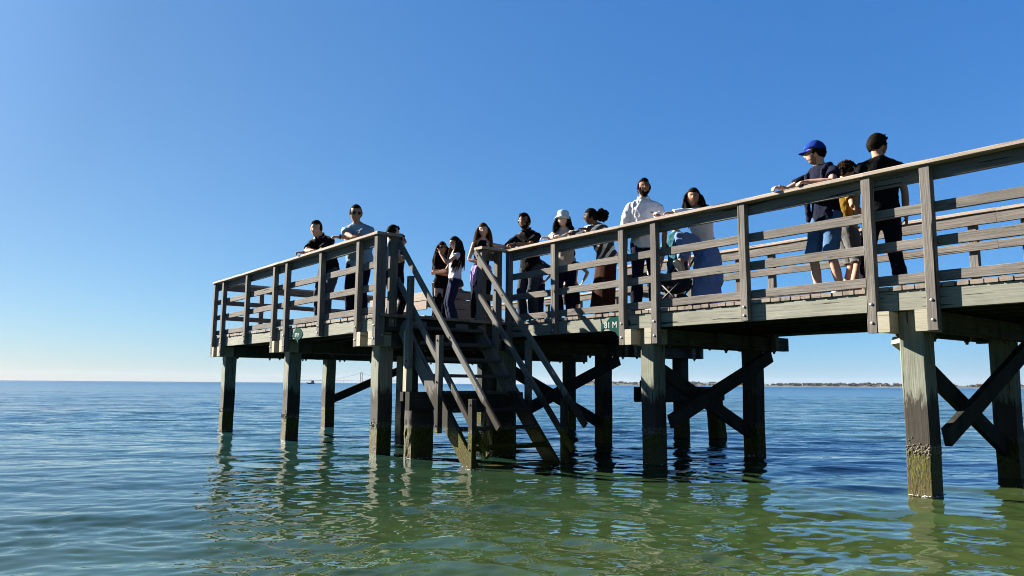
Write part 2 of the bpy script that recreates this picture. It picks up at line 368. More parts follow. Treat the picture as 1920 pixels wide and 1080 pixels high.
for b, y in enumerate(YB):
    for ri, x in enumerate(ROW):
        if b < 3 and ri in (0, 3): continue
        part(rough_pile(x, y, PW, top=ZF if ri else 1.802), 'pile', M['pile'] if (ri == 0 or b < 2 or ri == 1) else M['pile_shaded'], pier)
    x0 = XW + .004 if b < 3 else XP + .004
    x1 = 10.86 if b < 3 else XPE + .06
    for s in (-1, 1):
        cy = y + s * (PW / 2 + .002 + .057)
        if b == 2 and s > 0: xx = 10.98
        else: xx = x1
        part(MB().beam((x0, cy, (ZB + ZT) / 2), (x0 + .32, cy, (ZB + ZT) / 2), .115, ZT - ZB, side=(0, 1, 0), ch=.006)
             .beam((x0 + .3205, cy, (ZB + ZT) / 2 - .001), (xx, cy, (ZB + ZT) / 2 - .001), .113, ZT - ZB - .004, side=(0, 1, 0), mi=1), 'cross_beam', [M['block'], M['beam']], pier)
        for x in np.arange(x0 + .35, xx, .9):
            part(MB().lathe([(.012, ZB - .045), (.018, ZB - .04), (.018, ZB - .02), (.03, ZB - .018), (.03, ZB - .002)], 8, Matrix.Translation((x + random.uniform(-.15, .15), cy, 0))), 'bolt', M['rust'], pier)
    # cross bracing on the beach side of the bents
    def brace(xa, za, xb, zb_, off, yy=y):
        d = Vector((xb - xa, 0, zb_ - za)).normalized() * .16
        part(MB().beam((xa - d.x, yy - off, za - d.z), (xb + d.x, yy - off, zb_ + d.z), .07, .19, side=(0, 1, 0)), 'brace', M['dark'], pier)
    if b < 4:
        brace(8.02, 1.28, 10.10, .36, -.02)
        brace(8.20, .62, 10.30, 1.45, PW / 2 + .045)
    if b == 5: brace(8.0, .66, 10.2, 1.52, .0)
# lumpy growth on the faces turned to the viewer
def crust(cx, cy, hw, hy, n, zc, seed, root):
    g = random.Random(seed); mb = MB()
    for k in range(n):
        z = zc + g.gauss(0, .035) if g.random() < .6 else g.uniform(.02, zc)
        r = g.uniform(.005, .013) * (1.2 if abs(z - zc) < .04 else .8)
        if g.random() < .65: p = (cx - hw + .001, cy + g.uniform(-hy, hy) * .97, z)
        else: p = (cx + g.uniform(-hw, hw) * .97, cy - hy + .001, z)
        mb.lathe([(r * .9, -r * .5), (r, 0), (r * .7, r * .6), (r * .2, r * .8)], 6, Matrix.Translation(p) @ Matrix.Rotation(g.uniform(0, 3), 4, 'X'))
    o = part(mb, 'barnacles', M['crust'], root); o['kind'] = 'stuff'
for b, y in enumerate(YB):
    if b == 0: continue
    crust(ROW[1] if b < 3 else ROW[0], y, PW / 2, PW / 2, 260 if b == 1 else 140, .44, b, pier)
# rim beams (fascia)
def rim(p0, p1, name='rim_beam', mat='fascia', label=None):
    part(MB().beam(p0, p1, .05, ZD - ZF, side=Vector(p1).__sub__(Vector(p0)).cross(Vector((0, 0, 1))), ch=.004), name, M[mat], pier, label=label)
zc = (ZD + ZF) / 2
ys = [-2.6, YB[0], YB[1] + .06, YB[2] + .07, YP0]
for a, c in zip(ys, ys[1:]): rim((XW + .111, a + .002, zc), (XW + .111, c - .002, zc))
ys = [YP0, YB[4] + .02, YP1 - .05]
for a, c in zip(ys, ys[1:]): rim((XP + .111, a + .002, zc), (XP + .111, c - .002, zc))
for a, c in ((-2.6, YB[2]), (YB[2], YP0)): rim((XE - .03, a + .002, zc), (XE - .03, c - .002, zc))
rim((XPE - .03, YP0, zc), (XPE - .03, YP1 - .05, zc))
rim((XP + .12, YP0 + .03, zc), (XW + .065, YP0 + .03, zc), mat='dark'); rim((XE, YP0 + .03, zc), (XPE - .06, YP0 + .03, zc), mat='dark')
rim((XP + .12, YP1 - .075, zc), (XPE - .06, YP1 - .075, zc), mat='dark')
# joists
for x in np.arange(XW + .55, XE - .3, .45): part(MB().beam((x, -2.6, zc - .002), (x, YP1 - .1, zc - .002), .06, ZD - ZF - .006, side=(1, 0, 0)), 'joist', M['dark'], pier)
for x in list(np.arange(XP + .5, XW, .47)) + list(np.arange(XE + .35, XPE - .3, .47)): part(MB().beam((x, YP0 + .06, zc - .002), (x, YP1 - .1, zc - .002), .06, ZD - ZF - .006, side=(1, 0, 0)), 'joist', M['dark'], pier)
# decking: boards across the pier
mb = MB(); y = -2.6
zk = (ZD + ZDT) / 2 + .002
while y < YP1 - .08:
    wdt = .118
    if y + wdt < YP0: xa, xb = XW + .066, XE + .02
    else: xa, xb = XP + .066, XPE + .02
    j = random.uniform(-.007, .007); dz = random.uniform(-.0015, .0015)
    xs = [xa + j, xb + j] if xb - xa < 4 else [xa + j, xa + 3.7 + j, xb + j]
    for a, c in zip(xs, xs[1:]):
        mb.beam((a + .001, y + wdt / 2, zk + dz), (c - .001, y + wdt / 2, zk + dz), wdt - .006 - random.uniform(0, .004), ZDT - ZD, side=(0, 1, 0), seg=1.2, wob=.001)
    y += wdt + .004
part(mb, 'decking', M['deck'], pier)
# pier piece: short bearer stub below the near bent
part(MB().beam((XW + .30, YB[1] + .20, 1.53), (XW + .52, YB[1] + .13, 1.40), .1, .09, side=(0, 1, 0)), 'bearer_stub', M['block'], pier)

# ------------------------------------------------------------------ railings
def bolt_mb(p, n, r=.016, d=.012):
    q = Vector(n).to_track_quat('Z', 'Y').to_matrix().to_4x4()
    return MB().lathe([(r, 0), (r, d * .3), (r * .75, d * .8), (r * .3, d)], 10, Matrix.Translation(Vector(p)) @ q)
def railing(label, a, b, n, posts, cuts=(), capw=.165, capext=(.02, .02), mat='grey', boards=True, boltface=True, brd_off=0.0, rails=True):
    """a,b: ends of the outer face line; n: outward normal; posts: [(s, width, zbottom)]"""
    a = Vector((*a, 0)); b = Vector((*b, 0)); n = Vector((*n, 0)); d = (b - a); L = d.length; d.normalize()
    root = empty('railing', (a.x, a.y, ZDT)); tag(root, label, 'railing', 'timber railings round the pier')
    for (s, wd, zb) in posts:
        c = a + d * s - n * .0425
        tilt = random.uniform(-.004, .004)
        o = part(MB().beam((c.x, c.y, zb), (c.x + d.x * tilt, c.y + d.y * tilt, 3.203), .085, wd, side=n, ch=.006), 'post', M[mat], root)
        f = a + d * s + n * .0
        hs = [zb + .10, zb + .29] if zb < 1.7 else [zb + .06, zb + .16]
        for z in hs:
            bo = bolt_mb((f.x + d.x * random.uniform(-.012, .012), f.y, z), n).build('bolt', M['bolt'])
            bo.parent = o; bo.matrix_parent_inverse = o.parent.matrix_world.inverted() if False else INV[root.name]
            bo.matrix_parent_inverse = Matrix.Identity(4)
            # post sits in world coordinates under root, so undo root through the post
    e = [-capext[0]] + list(cuts) + [L + capext[1]]
    off = .085 + .019 + brd_off
    for s0, s1 in zip(e, e[1:]):
        p0 = a + d * (s0 + .001) - n * (capw / 2 - .024); p1 = a + d * (s1 - .001) - n * (capw / 2 - .024)
        part(MB().beam((p0.x, p0.y, 3.228), (p1.x, p1.y, 3.228), capw, .044, side=n, ch=.006), 'cap_rail', M['cap'], root)
        s0 = max(s0, .0); s1 = min(s1, L)
        for nm, z0, z1 in (('top_board', 3.068, 3.202), ('rail', 2.745, 2.846), ('rail', 2.405, 2.506), ('rail', 2.068, 2.166)):
            p0 = a + d * (s0 + .002) - n * off; p1 = a + d * (s1 - .002) - n * off
            part(MB().beam((p0.x, p0.y, (z0 + z1) / 2 + random.uniform(-.002, .002)), (p1.x, p1.y, (z0 + z1) / 2 + random.uniform(-.003, .003)), .036, z1 - z0, side=n, ch=.004), nm, M[mat], root)
    return root
def pair(y, y0): return [(y + G + .05 - y0, .1, ZB), (y - G - .05 - y0, .1, ZB)]
W_ = .1
# walkway, side towards the viewer
y0 = -2.6
pts = pair(YB[0], y0) + pair(YB[1], y0) + pair(YB[2], y0) + [(m - y0 - .05, .1, 1.805) for m in (1.65, 5.20, 8.553)] + [(YP0 - y0 - .05, .1, ZB)]
railing('weathered grey railing of four boards along the near side of the walkway', (XW, y0), (XW, YP0), (-1, 0), pts, cuts=[YB[0] - y0, YB[1] + .29 - y0, YB[2] + .29 - y0])
# platform front
y0 = YP0
pts = [(YB[3] + G + .05 - y0, .1, ZB), (.05, .1, ZB), (11.685 - .05 - y0, .1, 1.805)] + pair(YB[4], y0) + [(15.175 - .05 - y0, .1, 1.805)] + pair(YB[5], y0)
railing('sunlit front railing of the end platform under two leaning men', (XP, YP0), (XP, YP1), (-1, 0), pts, cuts=[YB[4] - y0])
# platform end
railing('shaded railing across the seaward end of the platform', (XP + .17, YP1), (XPE, YP1), (0, 1), [(.9, .1, 1.805), (2.35, .1, ZB), (4.7, .1, ZB), (7.2, .1, ZB)], capext=(.0, .0))
# platform far side
railing('railing along the far side of the platform, seen between the people', (XPE, YP0), (XPE, YP1 - .2), (1, 0), [(.05, .1, ZB), (1.2, .1, ZB), (2.4, .1, ZB), (3.6, .1, ZB), (4.8, .1, ZB), (6.2, .1, ZB)])
railing('short railing closing the landward side of the platform beyond the walkway', (XE + .07, YP0), (XPE - .17, YP0), (0, -1), [(.25, .1, ZB), (1.2, .1, 1.805), (2.0, .1, ZB)], capext=(0, 0))
# walkway far side
y0 = -2.6
pts = pair(YB[0], y0) + pair(YB[1], y0) + pair(YB[2], y0) + [(m - y0, .1, 1.805) for m in (1.65, 5.15, 8.4)] + [(YP0 - y0 - .05, .1, ZB)]
railing('railing along the far side of the walkway, behind the walking men', (XE, y0), (XE, YP0), (1, 0), pts, cuts=[YB[1] - y0, YB[2] + .2 - y0])
# end pieces beside the stair opening
root = empty('railing', (XP, YP0, ZDT)); tag(root, 'narrow return of the railing at the platform corner left of the stair', 'railing', 'timber railings round the pier')
part(MB().beam((5.335, YP0 + .033, ZB), (5.335, YP0 + .033, 3.203), .085, .065, side=(1, 0, 0), ch=.006), 'post', M['grey'], root)
part(MB().beam((5.505, YP0 + .033, 1.87), (5.505, YP0 + .033, 3.203), .135, .065, side=(1, 0, 0), ch=.006), 'post', M['grey'], root)
part(MB().beam((5.365, YP0 + .035, 3.228), (5.61, YP0 + .035, 3.228), .16, .044, side=(0, 1, 0), ch=.006), 'cap_rail', M['cap'], root)
part(bolt_mb((5.505, YP0, 1.95), (0, -1, 0)).add([], []), 'bolt', M['bolt'], root)
part(bolt_mb((5.335, YP0, 1.74), (0, -1, 0)), 'bolt', M['bolt'], root)
root = empty('railing', (7.12, YP0 + .05, ZDT)); tag(root, 'narrow return of the railing right of the stair, below the woman in black', 'railing', 'timber railings round the pier')
part(MB().beam((7.16, YP0 + .07, 1.60), (7.16, YP0 + .07, 3.203), .10, .14, side=(1, 0, 0), ch=.006), 'post', M['grey'], root)
part(MB().beam((7.50, YP0 + .08, 1.60), (7.50, YP0 + .08, 3.203), .10, .10, side=(1, 0, 0), ch=.006), 'post', M['grey'], root)
part(MB().beam((7.07, YP0 + .06, 3.229), (7.565, YP0 + .06, 3.229), .22, .044, side=(0, 1, 0), ch=.006), 'cap_rail', M['cap'], root)
for nm, z0, z1 in (('top_board', 3.068, 3.202), ('rail', 2.745, 2.846), ('rail', 2.405, 2.506), ('rail', 2.068, 2.166)):
    part(MB().beam((7.12, YP0 + .165, (z0 + z1) / 2), (7.56, YP0 + .165, (z0 + z1) / 2), .036, z1 - z0, side=(0, 1, 0), ch=.004), nm, M['grey'], root)

# ------------------------------------------------------------------ stairs down to the water
SL = 1.055
st = empty('stairs', (6.3, YP0, 0)); tag(st, 'steep wooden stairs with double handrails going down from the platform into the water', 'stairs')
def stz(y, z0): return z0 + (y - 9.64) * SL
XL, XR = 5.66, 7.02
for x in (XL, XR):
    part(MB().beam((x, 9.66, stz(9.66, 1.86)), (x, 7.7, stz(7.7, 1.86)), .065, .23, side=(1, 0, 0), ch=.006), 'stringer', M['stair'], st)
for k in range(9):
    z = 1.885 - .2335 * k; y = 9.64 + (z - 1.97) / SL
    part(MB().beam((XL + .034, y - .02, z - .025), (XR - .034, y - .02, z - .025), .24, .045, side=(0, 1, 0), ch=.005), 'tread', M['tread'], st)
for (x, sg) in ((XL - .06, -1), (XR + .0, 1)):
    zt = 3.07 if sg < 0 else 3.07
    for z0, ye in ((zt, 7.22), (zt - .585, 7.45)):
        part(MB().beam((x, 9.73, stz(9.73, z0)), (x, ye, stz(ye, z0)), .045, .105, side=(1, 0, 0), ch=.016), 'handrail', M['stair'], st)
        for yy in (9.66, 9.0, 8.3): part(MB().tube([(x - .02, yy, stz(yy, z0)), (x - .031, yy, stz(yy, z0))], .013, 8), 'bolt', M['rust'], st)
    xx = x - .065 if sg < 0 else x + .06
    for (yc, ztop, zbot) in ((9.25, 2.57, 1.26), (8.46, 1.69, .40), (7.69, .86, -.6)):
        part(MB().beam((xx, yc, zbot), (xx, yc, ztop), .075, .105, side=(1, 0, 0), ch=.012), 'newel_post', M['stair'], st)
        for zz in (ztop - .07, ztop - .62, zbot + .1):
            if zz > 0: part(bolt_mb((xx - .0375, yc, zz), (-1, 0, 0), .014, .014), 'bolt', M['rust'], st)
for xb in (5.95, 6.72):
    bk = part(MB().beam((xb - .12, YP0 - .0295, 1.905), (xb + .12, YP0 - .0295, 1.905), .003, .13, side=(0, 1, 0), ch=.001, wob=0), 'bracket', M['plate'], st)
part(MB().beam((5.68, YP0 + .0, 1.70), (7.0, YP0 + .0, 1.70), .05, .19, side=(0, 1, 0)), 'hanger_board', M['dark'], st)
# old support under the stairs: two stumps and a beam
tr = empty('trestle', (6.3, 9.15, 0)); tag(tr, 'dark old trestle of two thick stumps and a beam under the stairs', 'trestle')
def stump(mb, cx, cy, wx, wy, top, slope, bot=-1.0):
    n = 18; m = 28; V = []; F = []
    for k in range(n + 1):
        t = k / n
        for i in range(m):
            a = 2 * math.pi * i / m; c, s_ = math.cos(a), math.sin(a); q = (abs(c) ** 5 + abs(s_) ** 5) ** (-1 / 5)
            px, py = c * q * wx / 2, s_ * q * wy / 2
            z = bot + (top - bot + slope * px / wx) * t
            er = 1 - (.10 * max(0, math.sin(z * 5 + i * .9)) + random.uniform(0, .05)) * (1 if z < .45 else .35)
            V.append((cx + px * er, cy + py * er, z))
    for k in range(n):
        for i in range(m): F.append((k * m + i, k * m + (i + 1) % m, (k + 1) * m + (i + 1) % m, (k + 1) * m + i))
    F.append(tuple(n * m + i for i in range(m)))
    UV = [[(V[j][2], i * .04) for j in f] for i, f in enumerate(F)]
    return mb.add(V, F, UV)
part(stump(MB(), 5.80, 9.36, .40, .26, .70, -.08), 'stump', M['pile'], tr)
part(stump(MB(), 7.0, 9.05, .46, .34, .72, 0), 'stump', M['pile_shaded'], tr)
part(MB().beam((5.50, 9.2, .80), (7.42, 9.05, .80), .13, .26, side=(0, 1, 0), ch=.01), 'beam', M['dark'], tr)
part(MB().beam((5.50, 9.36, .86), (7.42, 9.22, .86), .10, .13, side=(0, 1, 0), ch=.01), 'beam', M['dark'], tr)
part(MB().beam((5.555, 9.30, .935), (5.555, 9.30, 1.79), .10, .10, side=(1, 0, 0)), 'post', M['block'], tr)
# old broken pile beyond the walkway
ob = empty('broken_pile', (12.0, 9.35, 0)); tag(ob, 'rotten broken pile with an old dark beam end beyond the walkway', 'pile')
stm = part(stump(MB(), 12.82, 9.42, .36, .28, .76, 0), 'stump', M['pile_shaded'], ob)
for v in stm.data.vertices: k_ = max(0, min(1, v.co.z / .76)); v.co.x += .10 * (1 - k_) - .05; v.co.x = 12.80 + (v.co.x - 12.80) * (1 - .30 * k_)
part(MB().beam((10.35, 9.30, .885), (12.86, 9.30, .885), .16, .27, side=(0, 1, 0), wob=.008, ch=.02), 'beam', M['dark'], ob)
part(MB().beam((10.35, 9.17, 1.06), (11.15, 9.17, 1.06), .12, .12, side=(0, 1, 0), wob=.01, ch=.02), 'beam', M['dark'], ob)
# white froth where the sea laps at the posts
g_ = random.Random(21); mb = MB()
for (fx, fy, wx_, wy_) in [(ROW[0], y, .12, .12) for y in YB[3:]] + [(ROW[1], y, .12, .12) for y in YB[1:3]] + [(5.80, 9.36, .2, .13), (5.53, 7.69, .04, .055), (5.64, 8.02, .04, .10), (7.0, 9.05, .23, .17), (10.21, 3.368, .12, .12), (10.21, 6.807, .12, .12)]:
    for k in range(26):
        if g_.random() < .6: p = (fx - wx_ - g_.uniform(0, .02), fy + g_.uniform(-1, 1) * wy_)
        else: p = (fx + g_.uniform(-1, 1) * wx_, fy - wy_ - g_.uniform(0, .02))
        r = g_.uniform(.003, .009); mb.lathe([(r * .4, -r * .3), (r, 0), (r * .8, r * .4), (r * .2, r * .6)], 6, Matrix.Translation((p[0], p[1], g_.uniform(-.004, .014))) @ Matrix.Diagonal((g_.uniform(.8, 1.8), g_.uniform(.8, 2.4), 1, 1)))
M['froth'] = simple('froth', (.5, .52, .52), .6)
tag(mb.build('froth', M['froth']), 'white froth where the water laps round the posts', kind='stuff')
#@@REST
# ------------------------------------------------------------------ people
def nrm(v): v = np.asarray(v, float); return v / (np.linalg.norm(v) + 1e-9)
def rotx(a): c, s = math.cos(a), math.sin(a); return np.array([[1, 0, 0], [0, c, -s], [0, s, c]])
def roty(a): c, s = math.cos(a), math.sin(a); return np.array([[c, 0, s], [0, 1, 0], [-s, 0, c]])
def rotz(a): c, s = math.cos(a), math.sin(a); return np.array([[c, -s, 0], [s, c, 0], [0, 0, 1]])
class Sh:
    """lofted solids collected for one voxel remesh"""
    def __init__(s): s.V = []; s.F = []
    def loft(s, rings, n=18, cap=True, sq=1.0):
        b = len(s.V)
        for (c, r, f, rx, ry) in rings:
            for i in range(n):
                a = 2 * math.pi * i / n; ca, sa = math.cos(a), math.sin(a)
                if sq != 1.0: ca = math.copysign(abs(ca) ** sq, ca); sa = math.copysign(abs(sa) ** sq, sa)
                s.V.append(c + r * (rx * ca) + f * (ry * sa))
        m = len(rings)
        for k in range(m - 1):
            for i in range(n): s.F.append((b + k * n + i, b + k * n + (i + 1) % n, b + (k + 1) * n + (i + 1) % n, b + (k + 1) * n + i))
        if cap: s.F.append(tuple(b + i for i in range(n - 1, -1, -1))); s.F.append(tuple(b + (m - 1) * n + i for i in range(n)))
    def limb(s, pts, rad, n=14, flat=None, ends=True, side=None):
        """tapered limb through pts, rounded ends"""
        pts = [np.asarray(p, float) for p in pts]; rad = list(rad)
        P = []; Rr = []
        for k in range(len(pts) - 1):
            for t in (0, .34, .67): P.append(pts[k] * (1 - t) + pts[k + 1] * t); Rr.append(rad[k] * (1 - t) + rad[k + 1] * t)
        P.append(pts[-1]); Rr.append(rad[-1])
        if ends:
            d0 = nrm(P[0] - P[1]); d1 = nrm(P[-1] - P[-2])
            P = [P[0] + d0 * Rr[0] * .95, P[0] + d0 * Rr[0] * .7] + P + [P[-1] + d1 * Rr[-1] * .7, P[-1] + d1 * Rr[-1] * .95]
            Rr = [Rr[0] * .3, Rr[0] * .72] + Rr + [Rr[-1] * .72, Rr[-1] * .3]
        rings = []; prev = None
        for k, p in enumerate(P):
            d = nrm(P[min(k + 1, len(P) - 1)] - P[max(k - 1, 0)])
            if prev is None:
                prev = np.asarray(side, float) if side is not None else (np.array([1., 0, 0]) if abs(d[0]) < .9 else np.array([0., 1, 0]))
            u = nrm(prev - d * np.dot(prev, d)); prev = u; v = np.cross(d, u)
            rings.append((p, u, v, Rr[k], Rr[k] * (flat or 1)))
        s.loft(rings, n)
    def ball(s, c, r, n=14, M3=None):
        rings = []; M3 = np.eye(3) if M3 is None else M3; c = np.asarray(c, float)
        r = np.asarray(r if hasattr(r, '__len__') else (r, r, r), float)
        for k in range(1, 10):
            t = math.pi * k / 10; z = -math.cos(t); q = math.sin(t)
            rings.append((c + M3 @ np.array([0, 0, z * r[2]]), M3[:, 0], M3[:, 1], q * r[0], q * r[1]))
        s.loft(rings, n)
    def remesh(s, vox, smooth=2, disp=0, seed=0, dscale=18, keep_sharp=False):
        me = bpy.data.meshes.new('tmp'); me.from_pydata([tuple(v) for v in s.V], [], s.F); me.update()
        o = bpy.data.objects.new('tmp', me); COL.objects.link(o)
        m = o.modifiers.new('r', 'REMESH'); m.mode = 'VOXEL'; m.voxel_size = vox; m.adaptivity = 0
        if smooth: k = o.modifiers.new('s', 'SMOOTH'); k.iterations = smooth; k.factor = .5
        dg = bpy.context.evaluated_depsgraph_get(); dg.update()
        ev = o.evaluated_get(dg); me2 = bpy.data.meshes.new_from_object(ev)
        bpy.data.objects.remove(o); bpy.data.meshes.remove(me)
        if disp:
            n = len(me2.vertices); co = np.empty(n * 3, np.float32); me2.vertices.foreach_get('co', co); co = co.reshape(-1, 3)
            no = np.empty(n * 3, np.float32); me2.vertices.foreach_get('normal', no); no = no.reshape(-1, 3)
            g = np.random.default_rng(seed); d = np.zeros(n)
            for i in range(9):
                k = g.normal(0, 1, 3) * np.array([1.0, 1.0, .75]); k = k / np.linalg.norm(k) * dscale * g.uniform(.6, 2.4)
                ph = co @ k + g.uniform(0, 6.28) + 1.6 * np.sin(co @ (g.normal(0, 1, 3) * 9) + g.uniform(0, 6))
                d += (1 - np.abs(np.sin(ph))) ** 2 - .35
            co = co + no * (disp * d / 3)[:, None]
            me2.vertices.foreach_set('co', co.astype(np.float32).ravel())
        me2.polygons.foreach_set('use_smooth', np.ones(len(me2.polygons), dtype=bool)); me2.update()
        return me2
    def obj(s, name, mat, root, vox=.011, **kw):
        me = s.remesh(vox, **kw); me.name = name; me.materials.clear(); me.materials.append(mat)
        o = bpy.data.objects.new(name, me); COL.objects.link(o); o.parent = root; return o
def pobj(mb, name, mat, root, smooth=True):
    o = mb.build(name, mat, None, smooth); o.parent = root; return o

def headfn(d, fem=False, off=0.0):
    """unit direction (x right, y forward, z up) -> head surface point, head centred at skull centre, unit: head height .235"""
    x, y, z = d
    rx, ry, rz = .080, .098, .118
    px, py, pz = x * rx, y * ry, z * rz
    if z < 0:
        k = min(1, -z); px *= 1 - (.36 if not fem else .42) * k ** 1.4; py *= 1 - .10 * k if y > 0 else 1 - .35 * k
    if y > 0:
        ax = abs(px)
        py += .026 * math.exp(-((px / .011) ** 2)) * math.exp(-(((pz + .022) / .020) ** 2))       # nose
        py += .010 * math.exp(-((px / .010) ** 2)) * math.exp(-(((pz - .004) / .018) ** 2))
        py += .007 * math.exp(-((px / .040) ** 2)) * math.exp(-(((pz - .026) / .009) ** 2))       # brow
        py -= .012 * math.exp(-(((ax - .031) / .014) ** 2)) * math.exp(-(((pz - .008) / .011) ** 2))  # sockets
        py += .006 * math.exp(-((px / .022) ** 2)) * math.exp(-(((pz + .060) / .007) ** 2))       # lips
        py -= .005 * math.exp(-((px / .03) ** 2)) * math.exp(-(((pz + .075) / .007) ** 2))
        py += .012 * math.exp(-((px / .024) ** 2)) * math.exp(-(((pz + .098) / .015) ** 2))        # chin
        py += .003 * math.exp(-(((ax - .04) / .016) ** 2)) * math.exp(-(((pz + .02) / .02) ** 2))
    p = np.array([px, py, pz])
    return p * (1 + off / .1)
def head_mesh(maskfn, off, nu=40, nv=28, jit=0.0, seed=0, fem=False):
    """shell of the head pushed out where maskfn(dir)>0, sunk inside elsewhere"""
    g = random.Random(seed); V = []; F = []
    for j in range(nv + 1):
        t = math.pi * j / nv
        for i in range(nu):
            a = 2 * math.pi * i / nu
            d = (math.sin(t) * math.sin(a), math.sin(t) * math.cos(a), math.cos(t))
            m = maskfn(d)
            o = (off * m - .012 * (1 - m)) + (g.uniform(-jit, jit) * m if jit else 0)
            V.append(headfn(d, fem, o))
    for j in range(nv):
        for i in range(nu): F.append((j * nu + i, j * nu + (i + 1) % nu, (j + 1) * nu + (i + 1) % nu, (j + 1) * nu + i))
    return V, F
def sstep(a, b, x): t = min(1, max(0, (x - a) / (b - a))); return t * t * (3 - 2 * t)
def hairmask(d, line=.42, nape=-.45):
    x, y, z = d
    if y > 0:
        lim = line - .0 * x; side = abs(x)
        lim2 = lim - .80 * sstep(.80, .97, side)       # temples come down in front of the ears
        return sstep(lim2 - .05, lim2 + .05, z)
    lim = nape + (.30 * sstep(.5, 0, -y) if -y < .5 else 0)
    return sstep(lim - .06, lim + .06, z)

SK = {}
def skin(col):
    k = tuple(col)
    if k not in SK: SK[k] = simple('skin', tuple(min(.5, c * .92) for c in col), .65, bump=.12, bscale=120, var=.10, spec=.10, vscale=30)
    return SK[k]
FAB = {}
def fabric(name, col, var=.12, rough=.9, **kw):
    k = (name,) + tuple(col)
    if k not in FAB:
        FAB[k] = simple(name, col, rough, bump=.35, bscale=260, var=var, spec=.06, **kw)
        m = FAB[k]; nt = m.node_tree; bs = nt.nodes['Principled BSDF']; tc = N(nt, 'TexCoord')
        n1 = noise(nt, mapping(nt, tc.outputs['Object'], (1, 1, .55)), 13, 3, .55, 1.2); b2 = N(nt, 'Bump'); b2.inputs['Strength'].default_value = .8; b2.inputs['Distance'].default_value = .013
        nt.links.new(n1, b2.inputs['Height']); nt.links.new(bs.inputs['Normal'].links[0].from_socket, b2.inputs['Normal']); nt.links.new(b2.outputs[0], bs.inputs['Normal'])
    return FAB[k]
HAIR = {'black': (.0035, .0030, .0028), 'dark': (.0075, .0050, .0035), 'brown': (.020, .011, .006), 'light': (.05, .028, .013)}
for k in list(HAIR): HAIR[k] = simple('hair_' + k, HAIR[k], .8, bump=1, bscale=160, var=.5, spec=.04)
M['lens'] = simple('dark_lens', (.004, .004, .005), .2, spec=.3); M['eye'] = simple('eye_white', (.55, .53, .5), .3); M['iris'] = simple('iris', (.02, .012, .008), .2)
M['lips'] = simple('lips', (.30, .11, .09), .5); M['sole'] = simple('rubber_sole', (.55, .54, .52), .7)
M['teeth'] = simple('teeth', (.7, .68, .62), .4)

def ik(a, c, l1, l2, pole):
    a = np.asarray(a, float); c = np.asarray(c, float); d = c - a; L = np.linalg.norm(d)
    if L > (l1 + l2) * .995: d = d / L * (l1 + l2) * .995; c = a + d; L = (l1 + l2) * .995
    u = d / L; x = (l1 * l1 - l2 * l2 + L * L) / (2 * L); h = math.sqrt(max(1e-8, l1 * l1 - x * x))
    p = np.asarray(pole, float); p = nrm(p - u * np.dot(p, u))
    return a + u * x + p * h, c

def hand(sh, wrist, dirn, palm, s, curl=.5, thumb_side=1, spread=.0):
    s = s * .93; curl = curl * 1.15 + .1
    """palm slab + five separate bent fingers; dirn = towards fingertips, palm = palm normal"""
    d = nrm(dirn); n = nrm(np.asarray(palm) - d * np.dot(palm, d)); w_ = np.cross(d, n) * thumb_side
    s = s * 1.0
    c0 = wrist
    sh.loft([(c0 + d * t * s, w_, n, a * s, b * s) for t, a, b in ((-.01, .024, .018), (.02, .032, .017), (.055, .040, .015), (.082, .040, .013), (.092, .034, .009))], 12)
    for i, (o, L, cu) in enumerate(((.030, .064, .9), (.010, .071, 1.0), (-.010, .066, 1.1), (-.030, .052, 1.25))):
        p = c0 + (d * .084 + w_ * o) * s; dd = nrm(d + w_ * o * (2.2 + spread)); pts = [p]
        ang = 0
        for sg, q in ((.45, .55), (.32, .85), (.23, .7)):
            ang += curl * q * cu; v = dd * math.cos(ang) + n * math.sin(ang); pts.append(pts[-1] + v * L * sg * s)
        sh.limb(pts, [.0100 * s, .0094 * s, .0086 * s, .0074 * s], 8)
    p = c0 + (d * .022 + w_ * .028) * s; v1 = nrm(w_ * .75 + d * .7 + n * .35); v2 = nrm(w_ * .25 + d * .9 + n * (.3 + .4 * curl))
    sh.limb([p, p + v1 * .034 * s, p + v1 * .034 * s + v2 * .052 * s], [.013 * s, .0105 * s, .0075 * s], 8)

